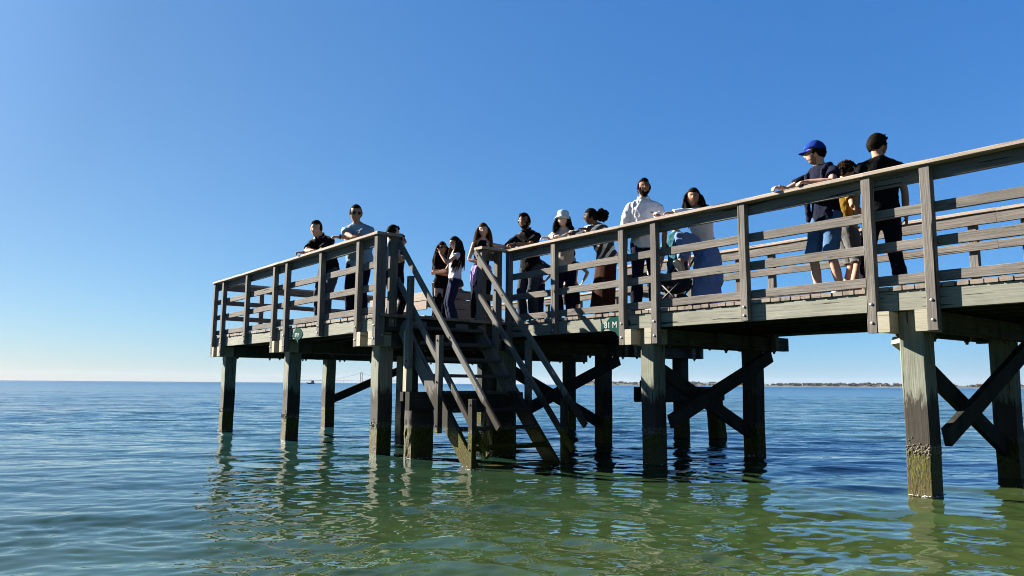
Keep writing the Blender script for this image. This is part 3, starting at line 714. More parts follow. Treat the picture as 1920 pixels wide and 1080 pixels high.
def person(label, loc, face, H=1.84, lean=0, side=0, tw=0, hipdrop=0, hipback=0, hipside=0, head=(0, 0, 0), neck=None,
           lh=None, rh=None, lp=None, rp=None, lpole=(-.6, -.5, -.5), rpole=(.6, -.5, -.5), lcurl=.5, rcurl=.5, lpalm=None, rpalm=None, ldir=None, rdir=None,
           lf=None, rf=None, lfoot=None, rfoot=None, lkp=(0, 1, 0), rkp=(0, 1, 0), fem=False, bulk=1.0, skin_c=(.42, .25, .17),
           top=None, bottom=None, shoes=(.05, .05, .05), hair='dark', hairlen=0, extras=(), z0=ZDT, hsc=1.08, group='people standing on the pier'):
    """loc: world xy of the feet; face: azimuth (deg, clockwise from +Y). Local frame: x right, y forward."""
    s = H / 1.80; root = empty('person', (loc[0], loc[1], z0), -R(face)); tag(root, label, 'person', group)
    a = R(face); ca, sa = math.cos(a), math.sin(a)
    def W2L(p): dx, dy, dz = p[0] - loc[0], p[1] - loc[1], p[2] - z0; return np.array([dx * ca - dy * sa, dx * sa + dy * ca, dz])
    X = np.array([1., 0, 0]); Yv = np.array([0, 1., 0]); Zv = np.array([0, 0, 1.])
    hip = np.array([hipside, -hipback, .93 * s - hipdrop])
    hw = (.088 if not fem else .092) * s
    sw = (.192 if not fem else .165) * s * (bulk * .5 + .5)
    # spine: pelvis -> waist -> chest -> neck base, leaning forward progressively
    RL = lambda f: rotz(R(tw) * f) @ rotx(-R(lean) * f) @ roty(R(side) * f)
    seg = [(.0, .0), (.14, .45), (.17, .85), (.262, 1.0)]
    sp = [hip]; fr = [RL(.15)]
    for L, f in seg[1:]:
        m = RL(f); sp.append(sp[-1] + m @ (Zv * L * s)); fr.append(m)
    pel, wai, che, nb = sp; Rc = fr[3]
    B = bulk
    wst = (.118 if fem else .142) * B; chst = (.140 if fem else .165) * (B * .6 + .4)
    def torso(sh, inf, z_lo=-.10, up=True, flare=0, nlow=0):
        m0 = fr[0]; i = inf
        r = [(hip + m0 @ (Zv * z_lo * s), m0 @ X, m0 @ Yv, (.150 * (1.04 if fem else 1)) * s + i + flare, .112 * s * B + i + flare),
             (hip + m0 @ (Zv * (-.02) * s), m0 @ X, m0 @ Yv, (.165 if fem else .160) * s * (.5 * B + .5) + i + flare * .6, .118 * s * B + i + flare * .6),
             (hip + m0 @ (Zv * (.06) * s), m0 @ X, m0 @ Yv, .150 * s * B + i + flare * .3, .108 * s * B + i),
             (wai, fr[1] @ X, fr[1] @ Yv, wst * s + i, .098 * s * B + i),
             (wai + fr[2] @ (Zv * .09 * s), fr[2] @ X, fr[2] @ Yv, (wst + .012) * s + i, .106 * s * B + i),
             (che, fr[2] @ X, fr[2] @ Yv, chst * s + i, (.116 if not fem else .112) * s * (B * .6 + .4) + i),
             (che + Rc @ (np.array([0, 0, .10]) * s), Rc @ X, Rc @ Yv, chst * s * 1.03 + i, .108 * s + i)]
        if up: r += [(nb + Rc @ (np.array([0, .0, -.072]) * s), Rc @ X, Rc @ Yv, sw * 1.0 + i * .5, .076 * s + i),
                     (nb + Rc @ (np.array([0, -.004, -.040]) * s), Rc @ X, Rc @ Yv, sw * .90 + i * .4, .068 * s + i), (nb + Rc @ (np.array([0, -.004, -.012]) * s), Rc @ X, Rc @ Yv, sw * .58 + i * .3, .062 * s + i * .6),
                     (nb + Rc @ (np.array([0, -.004, .010]) * s), Rc @ X, Rc @ Yv, .080 * s, .060 * s + i * .4), (nb + Rc @ (np.array([0, -.004, .026]) * s), Rc @ X, Rc @ Yv, .062 * s, .058 * s)]
        sh.loft(r, 28)
    shL = nb + Rc @ np.array([-sw * .92, -.005, -.095 * s]); shR = nb + Rc @ np.array([sw * .92, -.005, -.095 * s])
    la, lb = .305 * s, .262 * s
    def arm(S, t, tp, pole, sg):
        if t is None: t = S + Rc @ np.array([sg * .07, .04, -.55 * s])
        else: t = np.asarray(t, float) if tp == 'L' else W2L(t)
        e, wst_ = ik(S, t, la, lb, pole); return e, wst_
    eL, wL = arm(shL, lh, lp, lpole, -1); eR, wR = arm(shR, rh, rp, rpole, 1)
    # legs
    hL = hip + fr[0] @ np.array([-hw, 0, -.02 * s]); hR = hip + fr[0] @ np.array([hw, 0, -.02 * s])
    ft = lambda f, sg: np.array([sg * .10 * s, 0, .085 * s]) if f is None else np.array([f[0], f[1], (f[2] if len(f) > 2 else 0) + .085 * s])
    kL, aL = ik(hL, ft(lf, -1), .43 * s, .425 * s, lkp); kR, aR = ik(hR, ft(rf, 1), .43 * s, .425 * s, rkp)
    fdL = nrm(np.array(lfoot if lfoot is not None else (-.25, 1, 0), float)); fdR = nrm(np.array(rfoot if rfoot is not None else (.25, 1, 0), float))
    af = .85 if fem else 1.0
    def leg_l(sh, h, k, an, inf, lo=1.0, calf=1.0, flat_end=False, wide=0):
        r = [.086, .078, .056, .050, .053, .036]; b2 = (B * .5 + .5)
        p = [h + np.array([0, 0, .03]), h * .55 + k * .45, k, k * .72 + an * .28, k * .45 + an * .55, an]
        # cut at fraction lo of the whole leg (1 = ankle)
        pts = []; rr = []
        for i in range(6):
            pts.append(p[i]); rr.append(r[i] * s * b2 + inf + wide * i / 5)
        if lo < 1:
            cum = [0]; 
            for i in range(5): cum.append(cum[-1] + np.linalg.norm(pts[i + 1] - pts[i]))
            T = cum[-1] * lo; q = []; w2 = []
            for i in range(5):
                q.append(pts[i]); w2.append(rr[i])
                if cum[i + 1] >= T:
                    t = (T - cum[i]) / (cum[i + 1] - cum[i]); q.append(pts[i] * (1 - t) + pts[i + 1] * t); w2.append(rr[i] * (1 - t) + rr[i + 1] * t + .008); break
            pts, rr = q, w2
        sh.limb(pts, rr, 16, ends=not flat_end)
    def foot(sh, an, d, inf):
        h = np.array([an[0], an[1], an[2] - .045 * s]); up = Zv if abs(d[2]) < .8 else Yv
        sd = nrm(np.cross(d, up)); u = np.cross(sd, d)
        sh.loft([(h + d * y * s + u * z * s, sd, u, w_ * s + inf, hh * s + inf) for y, z, w_, hh in ((-.065, -.003, .018, .022), (-.05, .0, .032, .036), (0, .006, .036, .042), (.06, -.004, .040, .034), (.11, -.014, .046, .024), (.155, -.018, .043, .019), (.185, -.020, .026, .013))], 16)
    # ---- the body, one continuous skin
    bd = Sh(); torso(bd, 0)
    hp, hy, hr = head
    nk_dir = nrm(Rc @ np.array([0, .22 + (neck or 0), 1.0]))
    hc = nb + nk_dir * (.148 * s * (hsc * .5 + .5))
    Mh = rotz(R(hy)) @ rotx(-R(hp)) @ roty(R(hr)); hs = s * hsc * (1.0 if not fem else .97)
    bd.limb([nb - Rc @ Zv * .03 * s, nb * .45 + hc * .55 + Mh @ np.array([0, -.018, -.02]) * s, hc + Mh @ np.array([0, -.022, -.03]) * s], [.062 * s * (.85 if fem else 1), .054 * s * (.85 if fem else 1), .056 * s * (.9 if fem else 1)], 16)
    V, F = head_mesh(lambda d: 1, 0, 44, 34, fem=fem); b0 = len(bd.V)
    bd.V += [hc + Mh @ (v * hs) for v in V]; bd.F += [tuple(i + b0 for i in f) for f in F]
    for sg in (-1, 1):
        bd.ball(hc + Mh @ np.array([sg * .077, -.008, -.012]) * hs, (.009 * s, .019 * s, .032 * s), 10, Mh @ rotz(sg * -.35))
    for S, e, wr, dr, pl, cu, ts in ((shL, eL, wL, ldir, lpalm, lcurl, 1), (shR, eR, wR, rdir, rpalm, rcurl, -1)):
        bd.limb([S, S * .5 + e * .5, e, e * .62 + wr * .38, wr], [.052 * s * af, .045 * s * af, .037 * s * af, .039 * s * af, .025 * s * af], 14)
        d = nrm(wr - e) if dr is None else np.asarray(dr, float); n = (np.array([1. * ts, 0, 0]) if pl is None else np.asarray(pl, float))
        hand(bd, wr, d, n, s * (1 if not fem else .92), cu, ts * -1)
    leg_l(bd, hL, kL, aL, 0); leg_l(bd, hR, kR, aR, 0); foot(bd, aL, fdL, -.003); foot(bd, aR, fdR, -.003)
    smat = skin(skin_c)
    body = bd.obj('body', smat, root, vox=.0095, smooth=2)
    # ---- face parts
    for sg in (-1, 1):
        c = hc + Mh @ np.array([sg * .030, .0815, .007]) * hs
        mb = MB(); V = []; F = []
        mb.lathe([(0.0005, -.0105), (.007, -.0085), (.0105, -.002), (.0105, .002), (.007, .0085), (.0005, .0105)], 12, Matrix.Translation(Vector(c)) @ Matrix(Mh.tolist()).to_4x4() @ Matrix.Rotation(math.pi / 2, 4, 'X') @ Matrix.Diagonal((1.0, .5, .38, 1)))
        mb.lathe([(0.0003, 0), (.0052, .0002), (.0050, .0022), (.0003, .0028)], 10, Matrix.Translation(Vector(c + Mh @ np.array([0, .0035, 0]) * hs)) @ Matrix(Mh.tolist()).to_4x4() @ Matrix.Rotation(-math.pi / 2, 4, 'X'), 1)
        pobj(mb, 'eye', [M['eye'], M['iris']], root)
        mb = MB(); pts = [hc + Mh @ (headfn(nrm((sg * q, 1, zz)), fem, .004)) * hs for q, zz in ((.16, .17), (.30, .215), (.46, .215), (.58, .16))]
        mb.tube(pts, [.003, .0042, .0038, .002], 6); pobj(mb, 'eyebrow', HAIR[hair if hair != 'light' else 'brown'], root)
    mb = MB(); pts = [hc + Mh @ (headfn(nrm((q, 1, zz)), fem, .0025)) * hs for q, zz in ((-.24, -.595), (-.12, -.605), (0, -.61), (.12, -.605), (.24, -.595))]
    mb.tube(pts, [.0015, .0036, .0042, .0036, .0015], 8); pobj(mb, 'mouth', M['lips'] if 'smile' not in extras else M['lips'], root)
    # ---- hair
    hm = HAIR[hair]; seed = int(abs(loc[0] * 977 + loc[1] * 311))
    line = .44 if fem else .60
    V, F = head_mesh(lambda d: hairmask(d, line), (.014 if 'short' not in extras else .008) if not fem else .012, 72, 48, .004 if 'curly' not in extras else .010, seed, fem)
    mb = MB(); mb.add([hc + Mh @ (v * hs) for v in V], F)
    if hairlen > 0:
        g = random.Random(seed)
        for k in range(120):
            aa = g.uniform(-1.95, 1.95)  # around the back of the head
            tz = g.uniform(-.1, .75)
            d = nrm((math.sin(aa + math.pi), math.cos(aa + math.pi), tz))
            p0 = headfn(d, fem, .014)
            if d[1] > -.02 and abs(d[0]) < .86: continue
            if d[1] > .35: continue
            st_ = hc + Mh @ p0 * hs
            out = Mh @ np.array([d[0], d[1], 0]); out = nrm(out)
            L = hairlen * g.uniform(.75, 1.08) * s
            pts = [st_ - out * .01]; pos = st_.copy(); wv = g.uniform(0, 6)
            n_ = 9
            for q in range(n_):
                f = (q + 1) / n_
                dirn = nrm(out * (.55 - 1.0 * f if f < .45 else .10 - .12 * f) + np.array([0, 0, -1.0]) + np.array([g.uniform(-.12, .12), g.uniform(-.12, .12), 0]) + np.asarray(getattr(person, 'wind', (0, 0, 0))) * f)
                pos = pos + dirn * L / n_
                rel = pos - (nb + Rc @ np.array([0, -.01, 0]))       # keep the locks outside neck and shoulders
                rr = math.hypot(rel[0], rel[1])
                zrel = rel[2]
                lim = .075 * s if zrel > .0 else .158 * s
                if rr < lim and zrel < .07: q_ = lim / (rr + 1e-6); pos[0] = nb[0] + rel[0] * q_; pos[1] = nb[1] + rel[1] * q_
                pts.append(pos + Mh @ np.array([math.sin(f * 9 + wv), math.cos(f * 8 + wv), 0]) * .006)
            r0 = g.uniform(.013, .021)
            mb.tube(pts, [r0 * .6] + [r0 * (1.05 - .08 * q) for q in range(n_ - 1)] + [.005], 6)
    if 'afro' in extras:
        g = random.Random(3); c = hc + Mh @ np.array([.0, -.165, .035]) * hs
        for k in range(260):
            d = nrm((g.gauss(0, 1), g.gauss(0, 1), g.gauss(0, 1))); rr = .095 * (g.uniform(.55, 1.0))
            q = c + d * rr; rb = g.uniform(.014, .026)
            mb.lathe([(rb * .4, -rb * .9), (rb * .9, -rb * .4), (rb, 0), (rb * .85, rb * .5), (rb * .35, rb * .95)], 7, Matrix.Translation(Vector(q)))
    if 'fringe' in extras or 'quiff' in extras:
        g = random.Random(seed + 1)
        for k in range(30):
            d = nrm((g.uniform(-.55, .55), 1, g.uniform(.5, 1.3))); p0 = headfn(d, fem, .012); o_ = Mh @ nrm((d[0] + g.uniform(-.2, .2), .6, 1.1)); q0 = hc + Mh @ p0 * hs
            mb.tube([q0, q0 + o_ * .018, q0 + o_ * .030 + Mh @ np.array([g.uniform(-.012, .012), -.012, 0])], [.009, .008, .002], 5)
    if 'curly' in extras:
        g = random.Random(seed + 2)
        for k in range(230):
            d = nrm((g.gauss(0, 1), g.gauss(0, 1), g.uniform(-.2, 1.4)))
            if hairmask(d, line) < .6: continue
            q = hc + Mh @ headfn(d, fem, .022) * hs; rb = g.uniform(.010, .016)
            mb.lathe([(rb * .4, -rb * .9), (rb, 0), (rb * .35, rb * .95)], 6, Matrix.Translation(Vector(q)))
    pobj(mb, 'hair', hm, root)
    if 'beard' in extras or 'goatee' in extras or 'stubble' in extras:
        def bmsk(d):
            x, y, z = d
            if y < -.05: return 0
            m = sstep(-.42, -.52, z)
            if 'goatee' in extras: m *= sstep(.42, .30, abs(x))
            m = max(m, sstep(.62, .72, abs(x)) * sstep(.1, -.1, z) * sstep(.0, .15, y) * (0 if 'goatee' in extras else 1))
            ms = math.exp(-((z + .43) / .05) ** 2) * sstep(.36, .25, abs(x)) * (1 if y > 0 else 0)
            hole = math.exp(-((z + .53) / .05) ** 2) * sstep(.30, .18, abs(x))
            return max(0, max(m, ms) - 1.2 * hole)
        V, F = head_mesh(bmsk, .0035, 72, 60, .001, seed, fem)
        mb = MB(); mb.add([hc + Mh @ (v * hs) for v in V], F); pobj(mb, 'beard', hm if 'stubble' not in extras else simple('stubble', tuple(c * .35 for c in skin_c), .8), root)
    # ---- eyewear and hats
    M4 = Matrix.Translation(Vector(hc)) @ Matrix(Mh.tolist()).to_4x4() @ Matrix.Scale(hs, 4)
    if 'sunglasses' in extras or 'glasses' in extras:
        mb = MB(); dark = 'sunglasses' in extras
        for sg in (-1, 1):
            C = Vector((sg * .032, .099, .006)); ring = []
            for q in range(17):
                t = 2 * math.pi * q / 16; ring.append(M4 @ (C + Vector((math.cos(t) * .026, -abs(math.cos(t) * .5 + sg * .5) * .010, math.sin(t) * .019))))
            mb.tube(ring, .0022 * hs, 5, cap=False)
            if dark:
                n = len(ring) - 1; cen = M4 @ C; mb.add([cen] + ring[:n], [(0, 1 + i, 1 + (i + 1) % n) for i in range(n)], None, 1)
                mb.add([v - Vector(Mh @ np.array([0, .003, 0])) for v in [cen] + ring[:n]], [(0, 1 + (i + 1) % n, 1 + i) for i in range(n)], None, 1)
            mb.tube([M4 @ Vector((sg * .057, .088, .010)), M4 @ Vector((sg * .079, .03, .008)), M4 @ Vector((sg * .083, -.02, .004))], .0024 * hs, 5)
        mb.tube([M4 @ Vector((-.008, .104, .010)), M4 @ Vector((.008, .104, .010))], .0025 * hs, 5)
        pobj(mb, 'sunglasses' if dark else 'glasses', [M['lens'], M['lens']], root)
    if 'cap' in extras:
        cm = fabric('cap_cloth', (.005, .028, .19)); mb = MB()
        def cmask(d): return sstep(.26, .34, d[2] + (.10 if d[1] < 0 else 0))
        V, F = head_mesh(cmask, .021, 60, 44, 0, 0, fem); mb.add([M4 @ Vector(v) for v in V], F); o = pobj(mb, 'cap', cm, root)
        mb = MB(); V = []; F = []; nn = 14
        for lay in (0, 1):
            for q in range(nn + 1):
                t = math.pi * (q / nn - .5) * .92
                for (rr, y) in ((0, 0), (1, 1)):
                    x = math.sin(t) * .078; yy = .080 * math.cos(t) + .01 + (.075 * math.cos(t) ** .8 if rr else 0); z = .040 - (.020 if rr else 0) - .012 * abs(math.sin(t)) - lay * .004
                    V.append(M4 @ Vector((x, yy, z)))
        for lay in (0, 1):
            for q in range(nn):
                b = lay * (nn + 1) * 2 + q * 2; F.append((b, b + 1, b + 3, b + 2) if lay == 0 else (b, b + 2, b + 3, b + 1))
        L2 = (nn + 1) * 2
        for q in range(nn): F.append((q * 2 + 1, L2 + q * 2 + 1, L2 + q * 2 + 3, q * 2 + 3))
        mb.add(V, F); bo = pobj(mb, 'brim', cm, root); bo.parent = o
        mb = MB(); mb.lathe([(.001, -.0015), (.011, -.0015), (.011, .0015), (.001, .0015)], 10, M4 @ Matrix.Translation((0.01, .103, .075)) @ Matrix.Rotation(R(-65), 4, 'X')); bo = pobj(mb, 'badge', M['sole'], root); bo.parent = o
    if 'bucket' in extras:
        mb = MB(); prof = [(.128, .004), (.118, .018), (.100, .040), (.094, .058), (.092, .085), (.088, .112), (.078, .128), (.04, .136), (.002, .137)]
        prof = [(r_ - .004, z - .004) for r_, z in prof[:1]] + prof
        mb.lathe(prof, 32, M4 @ Matrix.Rotation(R(6), 4, 'X') @ Matrix.Diagonal((.98, 1.1, 1, 1))); pobj(mb, 'bucket_hat', fabric('hat_cloth', (.46, .50, .50)), root)
    # ---- clothes
    fn = {}
    if top:
        tk = top['kind']; mt = top['mat']; inf = top.get('inf', .016); sh = Sh()
        if tk == 'tank':
            torso(sh, inf * .8, top.get('low', -.02), up=False)
            sh.loft([(che + Rc @ (np.array([0, 0, .09]) * s), Rc @ X, Rc @ Yv, chst * s + .008, .108 * s + .012), (nb + Rc @ (np.array([0, .0, -.07]) * s), Rc @ X, Rc @ Yv, sw * .62, .088 * s + .01), (nb + Rc @ (np.array([0, -.004, -.02]) * s), Rc @ X, Rc @ Yv, sw * .5, .070 * s + .01)], 24)
        else: torso(sh, inf, top.get('low', -.10), flare=top.get('flare', .0))
        sl_ = top.get('sleeve', .55)
        if sl_ > 0:
            for S, e, wr in ((shL, eL, wL), (shR, eR, wR)):
                if sl_ <= 1: q = S * (1 - sl_) + e * sl_; sh.limb([S + nrm(S - e) * .01, S * .5 + q * .5, q], [.050 * s * af + inf * .6, .057 * s * af + inf * .8, .056 * s * af + inf * 1.2], 16, ends=False); 
                else:
                    t = min(1, sl_ - 1); q = e * (1 - t) + wr * t
                    sh.limb([S, S * .5 + e * .5, e, e * .5 + q * .5, q], [.050 * s * af + inf * .7, .053 * s * af + inf, .046 * s * af + inf, .042 * s * af + inf, .031 * s * af + inf * .8], 16, ends=False)
                sh.ball(S, (.050 * s * af + inf * .4,) * 3, 14)
        o = sh.obj({'tee': 'shirt', 'shirt': 'shirt', 'tank': 'tank_top', 'knit': 'sweater', 'jacket': 'jacket'}[tk], mt, root, vox=.0105, smooth=3, disp=top.get('disp', .009), seed=seed, dscale=top.get('ds', 13))
        if top.get('collar'):
            mb = MB(); ring = []
            for q in range(21):
                t = 2 * math.pi * (q / 20) * .9 + .1 * math.pi + math.pi / 2
                ring.append(nb + Rc @ (np.array([math.cos(t) * .072, math.sin(t) * .066 + .004, .018 + (.014 if math.sin(t) < 0 else -.004)]) * s))
            mb.tube(ring, [.015 * s] * 21, 6); c_ = pobj(mb, 'collar', mt, root)
    if bottom:
        bk = bottom['kind']; mt = bottom['mat']; inf = bottom.get('inf', .014); sh = Sh(); m0 = fr[0]
        if bk in ('trousers', 'shorts'):
            sh.loft([(hip + m0 @ (Zv * z * s), m0 @ X, m0 @ Yv, rx * s * (.5 * B + .5) + inf * .8, ry * s * B + inf * .8) for z, rx, ry in ((-.13, .125, .095), (-.08, .158, .112), (-.02, .160 if fem else .155, .114), (.03, .146, .104))], 26)
            lo = bottom.get('lo', .97)
            for h_, k_, a_ in ((hL, kL, aL), (hR, kR, aR)): leg_l(sh, h_, k_, a_, inf, lo, flat_end=True, wide=bottom.get('wide', 0.01))
            sh.obj('trousers' if bk == 'trousers' else 'shorts', mt, root, vox=.0105, smooth=2, disp=bottom.get('disp', .007), seed=seed + 5, dscale=11)
        else:
            lo = bottom.get('lo', .12); n = 40; rings = []
            cen_lo = (aL + aR) / 2; lean_ = bottom.get('flare', .16)
            mb = MB(); V = []; F = []; K = 16
            kf = bottom.get('kneefwd', None)
            for k in range(K):
                t = k / (K - 1); c = (hip + m0 @ (Zv * .10 * s)) * (1 - t) + np.array([cen_lo[0], cen_lo[1], lo]) * t
                if kf is not None: c = c + np.array(kf) * math.sin(min(1, t * 1.6) * math.pi) * .8
                rx = (.145 + .03 * min(1, t * 6) + lean_ * t) * s; ry = (.105 + .03 * min(1, t * 6) + (lean_ * .8) * t) * s
                if kf is not None: rx += .06 * math.sin(min(1, t * 1.6) * math.pi); ry += .09 * math.sin(min(1, t * 1.6) * math.pi)
                for i in range(n):
                    a_ = 2 * math.pi * i / n; pl_ = 1 + bottom.get('pleat', .07) * t * math.sin(a_ * 11 + 2 * t + .7 * math.sin(a_ * 3))
                    V.append(c + np.array([math.cos(a_) * rx * pl_, math.sin(a_) * ry * pl_, -.012 * math.sin(a_ * 5) * t]))
            for k in range(K - 1):
                for i in range(n): F.append((k * n + i, (k + 1) * n + i, (k + 1) * n + (i + 1) % n, k * n + (i + 1) % n))
            F.append(tuple(range(n))); 
            b_ = len(V); V += [Vector(v) * 1 for v in V[(K - 1) * n:]]
            mb.add(V[:K * n], F); pobj(mb, 'skirt', mt, root)
    if shoes is not None:
        sm = fabric('shoe', shoes, rough=.6)
        for an, fd in ((aL, fdL), (aR, fdR)):
            sh = Sh(); foot(sh, an, fd, .008); o = sh.obj('shoe', sm, root, vox=.011, smooth=1)
            sh = Sh(); h = np.array([an[0], an[1], an[2] - .045 * s]); up = Zv if abs(fd[2]) < .8 else Yv; sd = nrm(np.cross(fd, up)); u = np.cross(sd, fd)
            sh.loft([(h + fd * y * s - u * .045 * s, sd, u, w_ * s, .009) for y, w_ in ((-.07, .02), (-.05, .040), (.05, .046), (.12, .054), (.175, .046), (.20, .02))], 14)
            q = sh.obj('sole', M['sole'], root, vox=.011, smooth=0); q.parent = o
    J = dict(hc=hc, nb=nb, che=che, hip=hip, wL=wL, wR=wR, eL=eL, eR=eR, Rc=Rc, s=s, Mh=Mh, shL=shL, shR=shR, fr=fr, hs=hs, wai=wai, W2L=W2L, kL=kL, kR=kR, aL=aL, aR=aR)
    return root, J
def chest_patch(root, J, name, mat, x, z, w_, h_, text=None, tmat=None, y=.134):
    """thin panel on the chest in the torso frame"""
    Rc, s = J['Rc'], J['s']; c = J['che']
    V = []; nx, nz = 8, 4
    for lay in (0, 1):
        for j in range(nz + 1):
            for i in range(nx + 1):
                px = x + w_ * (i / nx - .5); pz = z + h_ * (j / nz - .5)
                yy = y * math.sqrt(max(.2, 1 - (px / .215) ** 2)) - (0 if pz < .06 else (pz - .06) * .30) - lay * .004
                V.append(c + Rc @ (np.array([px, yy, pz]) * s))
    F = []; L = (nx + 1) * (nz + 1)
    for j in range(nz):
        for i in range(nx):
            b = j * (nx + 1) + i; F.append((b, b + 1, b + nx + 2, b + nx + 1)); F.append((L + b, L + b + nx + 1, L + b + nx + 2, L + b + 1))
    o = mesh_obj(name, V, F, mat); o.parent = root; return o
def watch(root, wr, el, s, mat=None):
    d = nrm(wr - el); c = wr - d * .03; mb = MB(); mb.tube([c - d * .011, c + d * .011], [.034 * s] * 2, 14); mb.tube([c - d * .016 + np.array([0, 0, .030]), c + d * .016 + np.array([0, 0, .030])], [.014] * 2, 8)
    pobj(mb, 'wrist_watch', mat or M['lens'], root)
# ------------------------------------------------------------------ the people on the pier
SKL = (.46, .27, .19); SKM = (.33, .18, .115); SKD = (.20, .105, .065); SKB = (.075, .038, .024)
black = fabric('black_cloth', (.004, .004, .005)); navy = fabric('navy_cloth', (.005, .007, .018)); jeans = fabric('blue_jeans', (.009, .015, .04), vscale=14)
greyj = fabric('grey_jeans', (.035, .042, .052), vscale=14); white = fabric('white_cloth', (.50, .50, .53), var=.05); denim = fabric('light_denim', (.035, .075, .15), vscale=14)
tagw = simple('paper_tag', (.46, .48, .50), .6); printw = simple('shirt_print', (.45, .47, .50), .8)
# man in dark polo, arms on the platform rail
root, J = person('man in black with a white name tag, hunched over the platform rail', (5.72, 12.52), -120, H=2.0, lean=36, hipback=.12, hsc=1.05, lh=(5.25, 12.46, 3.31), rh=(5.29, 12.16, 3.31), lpole=(-1, -.2, -.3), rpole=(1, -.3, -.3),
    head=(8, 14, -8), skin_c=SKL, top=dict(kind='shirt', mat=black, sleeve=.72, collar=True), bottom=dict(kind='trousers', mat=greyj, wide=.015), hair='brown', bulk=1.08, extras=('fringe',), lcurl=.9, rcurl=.9, ldir=(.9, .2, 0), rdir=(-.9, .2, 0), lpalm=(0, 0, -1), rpalm=(0, 0, -1), lf=(-.12, .10), rf=(.12, -.05))
chest_patch(root, J, 'name_tag', tagw, -.085, .03, .06, .035)
# man in pale blue henley with sunglasses
root, J = person('man in a pale blue shirt and sunglasses, arms folded on the platform rail', (5.70, 11.20), -134, H=1.95, lean=19, hipback=.04, hsc=1.13, lh=(5.25, 11.05, 3.37), rh=(5.33, 10.66, 3.31), lpole=(-1, .5, -.6), rpole=(1, .5, -.6),
    head=(8, 26, 0), skin_c=(.36, .20, .13), top=dict(kind='shirt', mat=fabric('pale_blue_cloth', (.17, .25, .31)), sleeve=.8, inf=.024, disp=.011), bottom=dict(kind='trousers', mat=navy), hair='black', bulk=1.32, extras=('sunglasses', 'short'), lcurl=1.3, rcurl=1.0, ldir=(1, .25, .1), rdir=(-1, .2, 0), lpalm=(0, -.4, -1), rpalm=(0, 0, -1))
watch(root, J['wL'], J['eL'], J['s'])
# two men behind the corner posts
root, J = person('dark haired man in a light blue shirt behind the platform corner post', (6.38, 11.40), 118, H=1.75, lean=2, lh=(.10, .26, 1.14), lp='L', rh=(-.10, .25, 1.20), rp='L', lpole=(-1, .2, -.8), rpole=(1, .2, -.8), head=(4, 6, 0),
    skin_c=SKL, top=dict(kind='tee', mat=fabric('light_blue_cloth', (.15, .21, .30)), sleeve=.7), bottom=dict(kind='trousers', mat=navy), hair='dark', extras=('fringe',))
root, J = person('man in dark clothes and sunglasses mostly hidden behind the man in light blue', (6.86, 11.93), 122, H=1.73, lean=0, head=(0, 0, 0), skin_c=SKM, top=dict(kind='shirt', mat=black, sleeve=1.9), bottom=dict(kind='trousers', mat=black), hair='dark', extras=('sunglasses',))
# two women by the bench
root, J = person('woman in black with sunglasses and long dark wavy hair, arms folded', (7.86, 12.0), -160, H=1.72, lh=(.12, .22, 1.10), lp='L', rh=(-.10, .24, 1.02), rp='L', lpole=(-1, -.1, -.8), rpole=(1, -.1, -.8), head=(2, 0, 4), fem=True,
    skin_c=SKM, top=dict(kind='tee', mat=black, sleeve=.8), bottom=dict(kind='trousers', mat=black, wide=.035), hair='dark', hairlen=.50, extras=('sunglasses',), ldir=(1, .1, .1), rdir=(-1, .1, .1))
watch(root, J['wL'], J['eL'], J['s'])
person.wind = (.10, .25, 0)
root, J = person('long haired woman in a white top and dark jeans raising her hand', (7.78, 11.42), -68, H=1.73, lean=-2, lh=(-.08, .30, 1.36), lp='L', rh=(.16, .34, 1.04), rp='L', lpole=(-.6, .1, -1), rpole=(.7, -.3, -.6), head=(4, 6, 0), fem=True,
    skin_c=SKL, top=dict(kind='tee', mat=white, sleeve=.30, inf=.022, low=.02), bottom=dict(kind='trousers', mat=jeans, wide=.03), hair='brown', hairlen=.56, extras=('sunglasses',), ldir=(0, .3, 1), lpalm=(0, 1, 0), shoes=(.4, .4, .4))
person.wind = (0, 0, 0)
# woman in black tank top at the stair head
root, J = person('woman in a black sleeveless top with a lilac jacket round her waist', (7.53, 10.26), -140, H=1.75, lean=4, side=-3, lh=(7.62, 9.78, 3.26), rh=(-.0, .20, 1.02) , rp='L', lpole=(-1, -.4, .1), rpole=(1, -.3, -.4), head=(3, -2, 4), fem=True,
    skin_c=(.52, .32, .24), top=dict(kind='tank', mat=black, sleeve=0), bottom=dict(kind='trousers', mat=black, wide=.02), hair='light', hairlen=.42, ldir=(.2, 1, 0), lpalm=(0, 0, -1))
lil = fabric('lilac_cloth', (.25, .17, .38)); sh = Sh(); h_ = J['hip']; X_ = np.array([1., 0, 0]); Y_ = np.array([0, 1., 0])
sh.loft([(h_ + np.array([0, 0, z]), X_, Y_, rx, ry) for z, rx, ry in ((-.22, .19, .13), (-.10, .20, .155), (.02, .185, .145), (.10, .165, .13))], 24)
sh.limb([h_ + np.array([-.05, .14, .06]), h_ + np.array([-.08, .17, -.12]), h_ + np.array([-.06, .16, -.30])], [.035, .045, .04], 10); sh.limb([h_ + np.array([.06, .14, .06]), h_ + np.array([.10, .17, -.10]), h_ + np.array([.12, .15, -.24])], [.035, .045, .035], 10)
sh.obj('waist_jacket', lil, root, vox=.012, disp=.016, seed=4, dscale=12)
